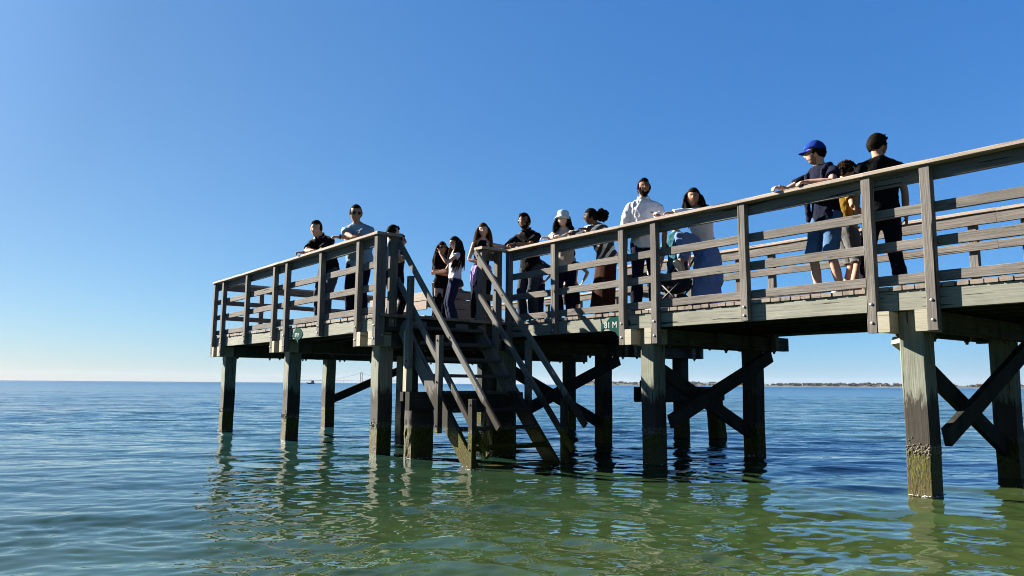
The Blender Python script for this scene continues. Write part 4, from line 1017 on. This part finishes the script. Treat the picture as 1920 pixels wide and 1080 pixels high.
# bearded man in dark polo with glasses
root, J = person('bearded man with glasses in a black polo, hands clasped on the walkway rail', (8.10, 9.68), -112, H=1.92, lean=18, hipback=.07, lh=(7.63, 9.52, 3.33), rh=(7.65, 9.62, 3.31), lpole=(-1, .0, -.7), rpole=(1, .0, -.7), head=(6, 4, 0),
    skin_c=SKD, top=dict(kind='shirt', mat=black, sleeve=.80, inf=.022, collar=True), bottom=dict(kind='trousers', mat=greyj, wide=.025), hair='black', extras=('glasses', 'beard', 'quiff'), bulk=1.04, lcurl=1.2, rcurl=1.2, ldir=(.7, .5, -.1), rdir=(-.7, .5, -.1), lpalm=(.2, 0, -1), rpalm=(-.2, 0, -1), shoes=(.3, .3, .3))
chest_patch(root, J, 'name_tag', tagw, .075, .005, .065, .022); chest_patch(root, J, 'chest_print', printw, -.085, .045, .075, .022)
watch(root, J['wL'], J['eL'], J['s'])
# woman in bucket hat
root, J = person('woman in a pale bucket hat and grey cardigan leaning on the rail', (8.12, 8.80), -124, H=1.80, lean=17, hipback=.06, lh=(7.66, 8.72, 3.33), rh=(7.64, 8.50, 3.31), lpole=(-1, .1, -.4), rpole=(1, .1, -.4), head=(2, 10, -5), fem=True,
    skin_c=(.56, .36, .28), top=dict(kind='knit', mat=fabric('oat_knit', (.33, .30, .27)), sleeve=1.95, inf=.020), bottom=dict(kind='trousers', mat=navy, wide=.02), hair='black', hairlen=.40, extras=('bucket', 'smile'), lcurl=.8, rcurl=.8, ldir=(.9, .2, 0), rdir=(-.9, .2, 0), lpalm=(0, 0, -1), rpalm=(0, 0, -1))
# woman with natural hair and striped jacket
def stripes():
    m, nt, bs = newmat('striped_cloth'); tc = N(nt, 'TexCoord'); wv = N(nt, 'TexWave'); wv.wave_type = 'BANDS'; wv.bands_direction = 'DIAGONAL'; wv.inputs['Scale'].default_value = 3.4; wv.inputs['Distortion'].default_value = 3.5; wv.inputs['Detail'].default_value = 1
    nt.links.new(tc.outputs['Object'], wv.inputs['Vector']); c = ramp(nt, wv.outputs['Fac'], [(.0, (.014, .013, .013)), (.60, (.014, .013, .013)), (.64, (.55, .53, .48)), (1, (.55, .53, .48))]); nt.links.new(c, bs.inputs['Base Color']); bs.inputs['Roughness'].default_value = .9; return m
root, J = person('woman with a large dark hair puff and a black and white striped jacket', (8.26, 8.12), -84, H=1.80, lean=28, hipback=.12, lh=(7.63, 7.86, 3.33), rh=(7.65, 8.22, 3.31), lpole=(-.8, -.3, -.5), rpole=(.8, .2, -.6), head=(-2, -34, 0), fem=True,
    skin_c=SKB, top=dict(kind='jacket', mat=stripes(), sleeve=1.85, inf=.034, disp=.014, low=-.02), bottom=dict(kind='skirt', mat=fabric('rust_cloth', (.030, .009, .005)), flare=.05, pleat=.03, lo=.10), hair='black', extras=('afro',), bulk=1.12, ldir=(.6, .8, 0), rdir=(-.5, .8, 0), lpalm=(0, 0, -1), rpalm=(0, 0, -1), lcurl=.5)
# tall man in white shirt
root, J = person('tall bearded man in a white long shirt and navy trousers standing upright behind the rail', (7.96, 6.98), -137, H=1.93, lean=-2, lh=(-.27, -.02, .93), lp='L', rh=(.26, .0, .92), rp='L', head=(-8, 6, 0), lf=(-.13, .0), rf=(.13, .02),
    hsc=1.0, skin_c=SKD, top=dict(kind='shirt', mat=white, sleeve=1.1, inf=.032, disp=.012, collar=True, flare=.01), bottom=dict(kind='trousers', mat=navy, wide=.02), hair='black', extras=('beard', 'quiff'))
chest_patch(root, J, 'chest_badge', navy, -.09, .055, .035, .012, y=.155)
# woman in white cardigan and blue skirt, one foot on the rail
person.wind = (-.5, .1, 0)
root, J = person('woman in a white cardigan and long blue skirt, one foot on the rail', (8.36, 6.30), -104, H=1.83, lean=32, hipback=.10, hipdrop=.06, lh=(7.68, 6.36, 3.32), rh=(7.64, 6.55, 3.31), lpole=(-1, .3, -.2), rpole=(1, .1, -.3), head=(-1, 26, -6), fem=True,
    lf=(-.10, .0), rf=(.10, .47, .50), rkp=(.2, 1, .6), rfoot=(0, .8, .5), skin_c=SKM, top=dict(kind='knit', mat=fabric('bright_white_knit', (.72, .72, .74), var=.04), sleeve=1.95, inf=.022, low=-.0), bottom=None, hair='dark', hairlen=.36, ldir=(.9, .3, 0), rdir=(-.7, .5, 0), lpalm=(0, 0, -1), rpalm=(0, 0, -1), shoes=(.35, .27, .18))
person.wind = (0, 0, 0)
bl = fabric('blue_skirt_cloth', (.12, .19, .37)); sh = Sh(); hp_, kR, aR, aL = J['hip'], J['kR'], J['aR'], J['aL']
sh.loft([(hp_ + np.array([0, 0, .12]), X_, Y_, .15, .11), (hp_ + np.array([0, .02, .0]), X_, Y_, .165, .14), (hp_ + np.array([-.03, .01, -.15]), X_, Y_, .20, .175), (hp_ + np.array([-.05, .03, -.35]), X_, Y_, .20, .185), (np.array([-.07, .03, .30]), X_, Y_, .20, .19), (np.array([-.06, .03, .07]), X_, Y_, .23, .21)], 30)
sh.limb([hp_ + np.array([.05, .05, .0]), (hp_ + kR) / 2 + np.array([.02, 0, .02]), kR + np.array([0, .01, .01])], [.12, .105, .085], 16); sh.limb([kR, kR * .5 + aR * .5 + np.array([0, -.04, 0]), aR + np.array([0, -.05, .12])], [.085, .10, .09], 16)
sh.limb([hp_ + np.array([-.08, .02, -.05]), J['kL'], J['kL'] * .4 + aL * .6, aL + np.array([0, 0, .06])], [.13, .115, .12, .13], 16)
sh.obj('skirt', bl, root, vox=.013, smooth=3, disp=.026, seed=9, dscale=8)
# child in teal shirt
root, J = person('child in a teal T-shirt and denim shorts, head hidden by the rail', (8.42, 6.78), -112, H=1.40, lean=3, lh=(-.20, .10, .60), lp='L', rh=(.22, .12, .62), rp='L', head=(10, 0, 0), skin_c=SKL, top=dict(kind='tee', mat=fabric('teal_cloth', (.035, .12, .16)), sleeve=.7, inf=.024), bottom=dict(kind='shorts', mat=denim, lo=.48, wide=.03, inf=.018), hair='brown')
# man in blue cap
root, J = person('man in a bright blue cap, dark T-shirt and denim shorts', (8.10, 4.36), -80, H=1.83, lean=9, tw=-6, lh=(7.655, 4.34, 3.31), rh=(7.64, 4.66, 3.31), lpole=(-.9, -.5, -.2), rpole=(.9, -.3, -.3), head=(2, -52, 0),
    skin_c=SKL, top=dict(kind='tee', mat=navy, sleeve=.62, inf=.022), bottom=dict(kind='shorts', mat=fabric('pale_denim', (.05, .10, .19), vscale=12), lo=.52, wide=.035, inf=.018), hair='dark', extras=('cap', 'glasses', 'stubble'), lcurl=.55, rcurl=.75, ldir=(.25, 1, -.15), rdir=(.1, 1, -.15), lpalm=(0, 0, -1), rpalm=(0, -.2, -1), shoes=(.45, .45, .46), lf=(-.16, .02), rf=(.10, .06))
def prt():
    m, nt, bs = newmat('faded_print'); tc = N(nt, 'TexCoord'); n = noise(nt, tc.outputs['Object'], 38, 5, .7)
    c = ramp(nt, n, [(.38, (.03, .06, .08)), (.5, (.12, .22, .27)), (.62, (.42, .50, .50))]); nt.links.new(c, bs.inputs['Base Color']); bs.inputs['Roughness'].default_value = .9; return m
chest_patch(root, J, 'shirt_print', prt(), -.01, .0, .17, .21, y=.140)
# sweater slung over his shoulders
sw_ = fabric('slung_sweater', (.009, .010, .024)); sh = Sh(); nb, Rc, s_ = J['nb'], J['Rc'], J['s']
q = lambda x, y, z: nb + Rc @ (np.array([x, y, z]) * s_)
for sg in (-1, 1): sh.limb([q(0, -.10, -.04), q(sg * .08, -.08, -.01), q(sg * .12, .0, -.02), q(sg * .115, .09, -.08), q(sg * .12, .125, -.22), q(sg * .14, .135, -.42), q(sg * .15, .13, -.58)], [.046, .042, .038, .034, .032, .036, .040], 12)
sh.obj('slung_sweater', sw_, root, vox=.012, disp=.010, seed=12)
# curly haired man in yellow
root, J = person('curly haired man in a mustard shirt and grey shorts, half hidden between two men', (8.66, 4.44), 128, H=1.72, lean=2, rh=(.20, .16, 1.0), rp='L', head=(8, -8, 0), skin_c=(.40, .22, .15), top=dict(kind='tee', mat=fabric('mustard_cloth', (.18, .11, .018)), sleeve=.7), bottom=dict(kind='shorts', mat=fabric('grey_cloth', (.10, .10, .10)), lo=.55, wide=.04, inf=.02), hair='brown', extras=('curly',), shoes=(.5, .5, .5))
# man in black seen from behind
root, J = person('broad man in a black T-shirt and dark trousers seen from behind, looking right', (8.24, 3.80), 52, H=1.82, lean=-1, lh=(-.26, .04, .86), lp='L', rh=(.26, .06, .86), rp='L', head=(0, -62, 0), skin_c=SKM, bulk=1.10, top=dict(kind='tee', mat=black, sleeve=.62, inf=.020), bottom=dict(kind='trousers', mat=fabric('dark_trousers', (.006, .006, .010))), hair='dark', extras=('stubble', 'quiff'), lf=(-.16, .22), rf=(.13, -.14), lcurl=.7, rcurl=.9, shoes=(.03, .03, .03))
# shirtless boy and a child behind the bearded man
root, J = person('shirtless boy in black shorts seen from behind, hands on his hips', (8.98, 9.58), 58, H=1.40, lh=(-.20, .08, .80), lp='L', rh=(.20, .08, .80), rp='L', lpole=(-1, -.5, 0), rpole=(1, -.5, 0), skin_c=(.56, .34, .24), top=None, bottom=dict(kind='shorts', mat=black, lo=.5, wide=.03, inf=.016), hair='dark', head=(5, 20, 0))
def floral():
    m, nt, bs = newmat('floral_cloth'); tc = N(nt, 'TexCoord'); v = N(nt, 'TexVoronoi'); v.inputs['Scale'].default_value = 26; nt.links.new(tc.outputs['Object'], v.inputs['Vector'])
    c = ramp(nt, v.outputs['Distance'], [(.0, (.4, .42, .48)), (.22, (.3, .32, .4)), (.3, (.014, .018, .045)), (1, (.014, .018, .045))]); nt.links.new(c, bs.inputs['Base Color']); bs.inputs['Roughness'].default_value = .9; return m
root, J = person('child in a dark flowery shirt half hidden behind the man in glasses', (8.52, 9.96), -130, H=1.42, lh=(-.17, .06, .80), lp='L', lpole=(-1, -.2, .1), skin_c=SKL, top=dict(kind='tee', mat=floral(), sleeve=.75), bottom=dict(kind='trousers', mat=jeans), hair='brown', fem=True)
# two children sitting behind the bench backs
for lab, loc, hr_, H_ in (('child with tousled light brown hair sitting behind the bench back', (8.52, 12.36), 'light', 1.22), ('child with a dark head sitting on the bench further back', (7.86, 13.55), 'dark', 1.22)):
    person(lab, loc, 20 if hr_ == 'light' else 80, H=H_, hipdrop=.16, hipback=.10, lean=4, lf=(-.08, .24), rf=(.08, .24), lh=(-.12, .22, .52), lp='L', rh=(.12, .22, .52), rp='L', skin_c=SKL, top=dict(kind='tee', mat=navy), bottom=dict(kind='shorts', mat=black, lo=.5), hair=hr_, extras=('curly',) if hr_ == 'light' else (), group='children sitting on the bench')

# ------------------------------------------------------------------ bench
bn = empty('bench', (8.1, 12.3, ZDT)); tag(bn, 'corner bench of pale boards with high backs in the middle of the platform', 'bench')
for z in (2.15, 2.335, 2.52, 2.705): part(MB().beam((7.66, 12.0 + (2.8 - z) * .12 - .1, z + .045), (8.70, 12.0 + (2.8 - z) * .12 - .1, z + .045), .03, .172, side=(0, 1, 0)), 'back_board', M['bench'], bn)
for z in (2.10, 2.22, 2.47, 2.65): part(MB().beam((7.60 - (2.8 - z) * .12, 12.02, z + .045), (7.60 - (2.8 - z) * .12, 14.3, z + .045), .03, .115 if z < 2.3 else .165, side=(1, 0, 0)), 'back_board', M['bench'], bn)
for (x, y) in ((7.75, 12.03), (8.62, 12.03), (7.66, 13.0), (7.66, 14.2)): part(MB().beam((x, y, ZDT + .002), (x, y, 2.80), .08, .08, side=(1, 0, 0)), 'leg', M['bench'], bn)
part(MB().beam((7.70, 12.34, 2.30), (8.70, 12.34, 2.30), .46, .04, side=(0, 1, 0)), 'seat', M['bench'], bn)
part(MB().beam((7.92, 12.6, 2.30), (7.92, 14.3, 2.30), .46, .04, side=(1, 0, 0)), 'seat', M['bench'], bn)
nb_ = MB(); nb_.prism([(-.045, -.055), (.045, -.055), (.045, .055), (-.045, .055)], (8.56, 11.872, 2.75), (1, 0, .0), (0, 0, 1), (0, -.004, 0))
nt_ = empty('notice', (8.56, 11.87, 2.75)); tag(nt_, 'small white notice with a crossed out black pictogram on the bench back', 'notice')
part(nb_, 'plate', tagw, nt_)
for k, pl in enumerate(([(-.036, -.040), (-.028, -.044), (.036, .040), (.028, .044)], [(-.030, .030), (-.022, .036), (.008, -.004), (.000, -.010)], [(.006, -.034), (.030, -.034), (.030, -.024), (.006, -.024)], [(-.006, .030), (.010, .030), (.010, .042), (-.006, .042)])):
    part(MB().prism(pl, (8.56, 11.8675, 2.75), (1, 0, 0), (0, 0, 1), (0, -.003 - .0005 * k, 0)), 'pictogram', M['lens'], nt_)

# ------------------------------------------------------------------ fish shaped distance signs
green = simple('green_sign_paint', (.006, .040, .032), .9, spec=.03, var=.3)
letm = simple('worn_white_lettering', (.26, .28, .27), .8, var=.3, vscale=40)
def text_mesh(txt, size):
    c = bpy.data.curves.new('t', 'FONT'); c.body = txt; c.size = size; c.extrude = .0015; c.offset = .002; c.align_x = 'CENTER'
    o = bpy.data.objects.new('t', c); COL.objects.link(o); dg = bpy.context.evaluated_depsgraph_get(); dg.update()
    me = bpy.data.meshes.new_from_object(o.evaluated_get(dg)); bpy.data.objects.remove(o); return me
def fish_sign(x, yc, zc_, L, txt, label, tsz, ty=0.0):
    r = empty('distance_sign', (x, yc, zc_)); tag(r, label, 'sign', 'fish shaped distance signs')
    up = [(-.5, .17), (-.46, .06), (-.36, .02), (-.26, .10), (-.10, .24), (.04, .30), (.16, .26), (.30, .20), (.42, .10), (.5, .0)]
    lo = [(.40, -.10), (.26, -.16), (.16, -.18), (.10, -.30), (.0, -.18), (-.16, -.14), (-.30, -.06), (-.40, -.09), (-.49, -.18), (-.47, .0)]
    pl = [(a * L, b * L) for a, b in up + lo]
    part(MB().prism(pl, (x, yc, zc_), (0, -1, 0), (0, 0, 1), (-.006, 0, 0)), 'plate', green, r)
    me = text_mesh(txt, tsz); me.materials.append(letm); o = bpy.data.objects.new('lettering', me); COL.objects.link(o)
    o.parent = r; o.matrix_parent_inverse = Matrix.Identity(4); o.matrix_local = Matrix(((0, 0, -1, -.0075), (-1, 0, 0, -ty), (0, 1, 0, -tsz * .36), (0, 0, 0, 1)))
    return r
fish_sign(XW + .083, 7.285, 1.885, .58, '81 M', 'green fish shaped distance sign reading 81 M on the walkway edge', .120, -.085)
fish_sign(XP + .083, 12.66, 1.875, .50, '87 M', 'green fish shaped distance sign reading 7 M by the platform, partly behind a post', .09, .02)

# ------------------------------------------------------------------ pushchair
pc = empty('pushchair', (8.5, 7.0, ZDT)); tag(pc, 'dark pushchair with metal frame and pale wheels standing behind the tall man', 'pushchair')
dk = fabric('pushchair_cloth', (.02, .022, .026)); mtl = simple('grey_metal', (.05, .05, .052), .6, .3)
def P_(px, py, pz): return (8.36 + px, 6.78 + py, ZDT + pz)
sh = Sh(); sh.loft([(np.array(P_(0, 0, .28)), X_, Y_, .06, .10), (np.array(P_(0, 0, .33)), X_, Y_, .15, .24), (np.array(P_(0, 0, .42)), X_, Y_, .17, .28), (np.array(P_(0, 0, .47)), X_, Y_, .16, .27)], 20)
o = sh.obj('seat', dk, None, vox=.012, disp=.006, seed=1); INVp = Matrix.Translation((-8.5, -7.0, -ZDT)); o.parent = pc; o.matrix_parent_inverse = INVp
for pts in ([P_(-.16, -.2, .40), P_(-.17, .20, .12)], [P_(.16, -.2, .40), P_(.17, .20, .12)], [P_(-.16, .12, .42), P_(-.17, -.24, .10)], [P_(.16, .12, .42), P_(.17, -.24, .10)]): part(MB().tube(pts, .013, 8), 'frame', mtl, pc, True)
part(MB().tube([P_(-.15, .05, .44), P_(-.16, -.18, .72), P_(-.15, -.30, .86), P_(.15, -.30, .86), P_(.16, -.18, .72), P_(.15, .05, .44)], .014, 8), 'handle', dk, pc, True)
for (a, b, r_) in ((-.18, .30, .09), (.18, .30, .09), (-.19, -.26, .12), (.19, -.26, .12)):
    part(MB().lathe([(r_ * .35, -.018), (r_ * .92, -.02), (r_, -.008), (r_, .008), (r_ * .92, .02), (r_ * .35, .018)], 20, Matrix.Translation(P_(a, b, r_ + .004)) @ Matrix.Rotation(math.pi / 2, 4, 'Y')), 'wheel', M['sole'] if r_ < .1 else dk, pc, True)
part(MB().tube([P_(-.05, .42, .62), P_(.12, .46, .62)], .042, 14), 'cup', M['sole'], pc, True)
part(MB().tube([P_(-.05, .42, .44), P_(.16, .48, .44)], .04, 14), 'footrest', M['sole'], pc, True)
part(MB().tube([P_(.0, .1, .30), P_(.05, .44, .44), P_(.05, .44, .62)], .012, 8), 'frame', mtl, pc, True)

# ------------------------------------------------------------------ far shore
def azp(px): return YAW + math.atan((px - 960) / FPX)
def shore(name, px0, px1, D, hmax, depth, seed, matc, step=4):
    g = np.random.default_rng(seed); n = int((px1 - px0) / step); V = []; F = []
    pr = np.zeros(n + 1)
    for f, a_ in ((.02, .5), (.05, .3), (.13, .2), (.31, .12)): pr += a_ * np.sin(np.arange(n + 1) * f * step + g.uniform(0, 6))
    for i in range(n + 1):
        t = i / n; env = sstep(0, .12, t) * sstep(1.0, .96, t) if px1 < 1900 else sstep(0, .12, t)
        H_ = hmax * env * (.72 + .22 * pr[i]); a_ = azp(px0 + (px1 - px0) * t)
        for j, (dd, hh) in enumerate(((0, -.2), (8, .8), (30, 1.5 + H_ * .30), (depth * .5, H_ * .75), (depth, H_))):
            r = D + dd + 12 * math.sin(i * .7 + j) * (j > 1); V.append((r * math.sin(a_), r * math.cos(a_), hh * (min(1, env + .05) if j else 1)))
    for i in range(n):
        for j in range(4): b = i * 5 + j; F.append((b, b + 1, b + 6, b + 5))
    o = mesh_obj(name, V, F, matc, smooth=True); return V, n
def landmat():
    m, nt, bs = newmat('far_land'); geo = N(nt, 'NewGeometry'); sp = N(nt, 'SeparateXYZ'); nt.links.new(geo.outputs['Position'], sp.inputs[0])
    n1 = noise(nt, mapping(nt, geo.outputs['Position'], (.03, .03, .4)), 1, 5, .6)
    c = ramp(nt, n1, [(.35, (.012, .018, .018)), (.5, (.022, .027, .026)), (.65, (.038, .038, .034))])
    zz = math_(nt, 'ADD', sp.outputs[2], math_(nt, 'MULTIPLY', n1, 3)); c = mixc(nt, math_(nt, 'MULTIPLY', ramp(nt, math_(nt, 'DIVIDE', zz, 8), [(.22, (1, 1, 1)), (.30, (0, 0, 0))]), .5), c, (.14, .13, .10))
    nt.links.new(c, bs.inputs['Base Color']); bs.inputs['Roughness'].default_value = 1; return m
lm = landmat()
Va, na_ = shore('far_land', 1250, 2600, 1450, 6.5, 120, 3, lm); tag(bpy.data.objects['far_land'], 'low wooded coast across the water', kind='structure')
Vb, nb2 = shore('far_headland', 1062, 1420, 2300, 13, 160, 8, lm); tag(bpy.data.objects['far_headland'], 'pale headland further along the coast', kind='structure')
tm = simple('far_tree_leaves', (.012, .015, .010), 1, vscale=.05, var=.5)
def treeline(V, n, cnt, smin, smax, seed, label):
    g = random.Random(seed); mb = MB(); dense = [g.random() for _ in range(30)]
    for k in range(cnt):
        i = g.randrange(n); 
        if dense[int(i / n * 30) % 30] < .3 and g.random() < .8: continue
        j = g.choice((2, 3, 3, 4)); v = V[i * 5 + j]; r = g.uniform(smin, smax); h = r * g.uniform(.8, 1.6)
        prof = [(r * .4, -h * .2), (r * g.uniform(.8, 1.1), h * .25), (r * g.uniform(.7, 1), h * .6), (r * .35, h)]
        a_ = math.atan2(v[0], v[1]); da = g.uniform(-6, 6)
        mb.lathe(prof, 6, Matrix.Translation((v[0] + math.cos(a_) * da, v[1] - math.sin(a_) * da, v[2])) @ Matrix.Diagonal((g.uniform(1, 2.2), g.uniform(1, 2), 1, 1)))
    o = mb.build('far_trees', tm); tag(o, label, kind='stuff')
treeline(Va, na_, 1700, 1.0, 2.6, 4, 'dark low woods and hedges along the far coast')
treeline(Vb, nb2, 260, 2, 4.5, 5, 'sparse woods on the far headland')
hw_ = simple('far_house_wall', (.09, .09, .09), .9); hr2 = simple('far_house_roof', (.05, .03, .022), .9)
for k, (px, up_, wd) in enumerate(((1460, 2.0, 9), (1508, 2.2, 12), (1612, 2.6, 8), (1655, 1.6, 14), (1676, 3.0, 9), (1690, 1.8, 10), (1780, 2.0, 9), (1832, 2.4, 11))):
    a_ = azp(px); D_ = 1478 + 5 * (k % 3); x, y = D_ * math.sin(a_), D_ * math.cos(a_)
    hs_ = empty('far_house', (x, y, up_), -a_ + .2 * (k % 2)); tag(hs_, ['tiny pale house at the left end of the far coast', 'wide low pale house on the far shore right of the second bent', 'small pale house on the far shore left of the nearest pile', 'long pale barn on the far shore beside the nearest pile', 'higher pale house above the long barn', 'pale house touching the nearest pile on its left', 'pale house seen between the crossed braces', 'rightmost pale house on the far coast'][k], 'house', 'houses on the far coast')
    w2 = wd / 2; o = MB().prism([(-w2, 0), (w2, 0), (w2, 2.6), (-w2, 2.6)], (0, -3, 0), (1, 0, 0), (0, 0, 1), (0, 6, 0)).build('wall', hw_); o.parent = hs_
    o = MB().prism([(-3.5, 2.6), (3.5, 2.6), (0, 4.8)], (-w2 - .4, 0, 0), (0, 1, 0), (0, 0, 1), (wd + .8, 0, 0)).build('roof', hr2); o.parent = hs_

# ------------------------------------------------------------------ boat
a_ = azp(587); D_ = 560; bt = empty('fishing_boat', (D_ * math.sin(a_), D_ * math.cos(a_), 0), -a_); tag(bt, 'small dark fishing boat with a wheelhouse and mast near the horizon', 'boat')
hullm = simple('boat_hull', (.03, .05, .07), .6); cabm = simple('boat_cabin', (.30, .36, .40), .5)
def bo(mb, n_, m_, par=bt): o = mb.build(n_, m_); o.parent = par; return o
V = []; F = []
secs = [(-2.9, 1.0, .55, 1.15), (-1.6, .55, .2, .95), (0, .42, -.1, .8), (1.4, .5, -.1, .8), (2.7, .45, .0, .85)]
for (x, w1, z0_, z1_) in secs:
    k = .15 if x < -2.8 else (.8 if x < -1.5 else 1.1)
    V += [(x, -k, z1_), (x, -k * .5, z0_ - .2), (x, k * .5, z0_ - .2), (x, k, z1_)]
for i in range(4):
    for j in range(3): b = i * 4 + j; F.append((b, b + 1, b + 5, b + 4))
    F.append((i * 4 + 3, i * 4, i * 4 + 4, i * 4 + 7))
F += [(0, 3, 2, 1), (16, 17, 18, 19)]
bo(MB().add(V, F), 'hull', hullm)
cb_ = bo(MB().prism([(.2, .8), (2.4, .8), (2.3, 2.3), (.5, 2.5)], (0, -.8, 0), (1, 0, 0), (0, 0, 1), (0, 1.6, 0)), 'wheelhouse', cabm)
w_o = bo(MB().prism([(.62, 1.55), (1.2, 1.55), (1.2, 2.15), (.70, 2.2)], (0, -.83, 0), (1, 0, 0), (0, 0, 1), (0, 1.66, 0)), 'window', M['lens'], cb_)
w_o = bo(MB().prism([(1.4, 1.55), (2.1, 1.55), (2.05, 2.1), (1.4, 2.15)], (0, -.83, 0), (1, 0, 0), (0, 0, 1), (0, 1.66, 0)), 'window', M['lens'], cb_)
bo(MB().tube([(0, 0, .8), (0, 0, 3.6)], .06, 6).tube([(-.4, 0, 3.0), (.4, 0, 3.2)], .05, 6), 'mast', hullm); bo(MB().tube([(0, 0, 2.6), (-1.4, 0, 1.6)], .05, 6), 'derrick', cabm)

# ------------------------------------------------------------------ suspension bridge on the horizon
a_ = azp(680.5); D_ = 2600; br = empty('suspension_bridge', (D_ * math.sin(a_), D_ * math.cos(a_), 0), -a_ + .35); tag(br, 'pale suspension bridge tower with cables far away on the horizon', 'bridge')
bm_ = simple('bridge_concrete', (.16, .17, .18), .9)
bo(MB().beam((-3.6, 0, 0), (-2.9, 0, 36), 2.2, 3).beam((3.6, 0, 0), (2.9, 0, 36), 2.2, 3).beam((-3.2, 0, 34.6), (3.2, 0, 34.6), 2.0, 2.4).beam((-3.2, 0, 17), (3.2, 0, 17), 2.0, 2), 'tower', bm_, br)
bo(MB().beam((-230, 0, 7.4), (160, 0, 7.4), .8, 2, side=(0, 0, 1), seg=20), 'deck', bm_, br)
for sg in (-1, 1):
    pts = [(sg * x, 0, 8.4 + 27 * (1 - x / 150) ** 2) for x in range(3, 150, 8)]; bo(MB().tube(pts, .32, 5), 'cable', bm_, br)
for x in (-210, -160, -110, -60, 60, 110): bo(MB().beam((x, 0, 0), (x, 0, 7), 1.2, 2), 'pier_column', bm_, br)

# ------------------------------------------------------------------ sea air
HAZE = 0.00003
hb = MB(); x0_, x1_, y0_, y1_, z0_, z1_ = -4400, 4400, -4400, 4400, -2.5, 42
V = [(x, y, z) for x in (x0_, x1_) for y in (y0_, y1_) for z in (z0_, z1_)]
F = [(0, 1, 3, 2), (4, 6, 7, 5), (0, 4, 5, 1), (2, 3, 7, 6), (0, 2, 6, 4), (1, 5, 7, 3)]
mh = bpy.data.materials.new('sea_air'); mh.use_nodes = True; nth = mh.node_tree; nth.nodes.remove(nth.nodes['Principled BSDF'])
pv = nth.nodes.new('ShaderNodeVolumePrincipled'); pv.inputs['Color'].default_value = (.80, .88, 1, 1); pv.inputs['Density'].default_value = HAZE; pv.inputs['Anisotropy'].default_value = .0
nth.links.new(pv.outputs[0], nth.nodes['Material Output'].inputs['Volume'])
if HAZE > 0: ho = mesh_obj('haze', V, F, mh); tag(ho, 'thin bluish sea air over the whole bay', kind='stuff')
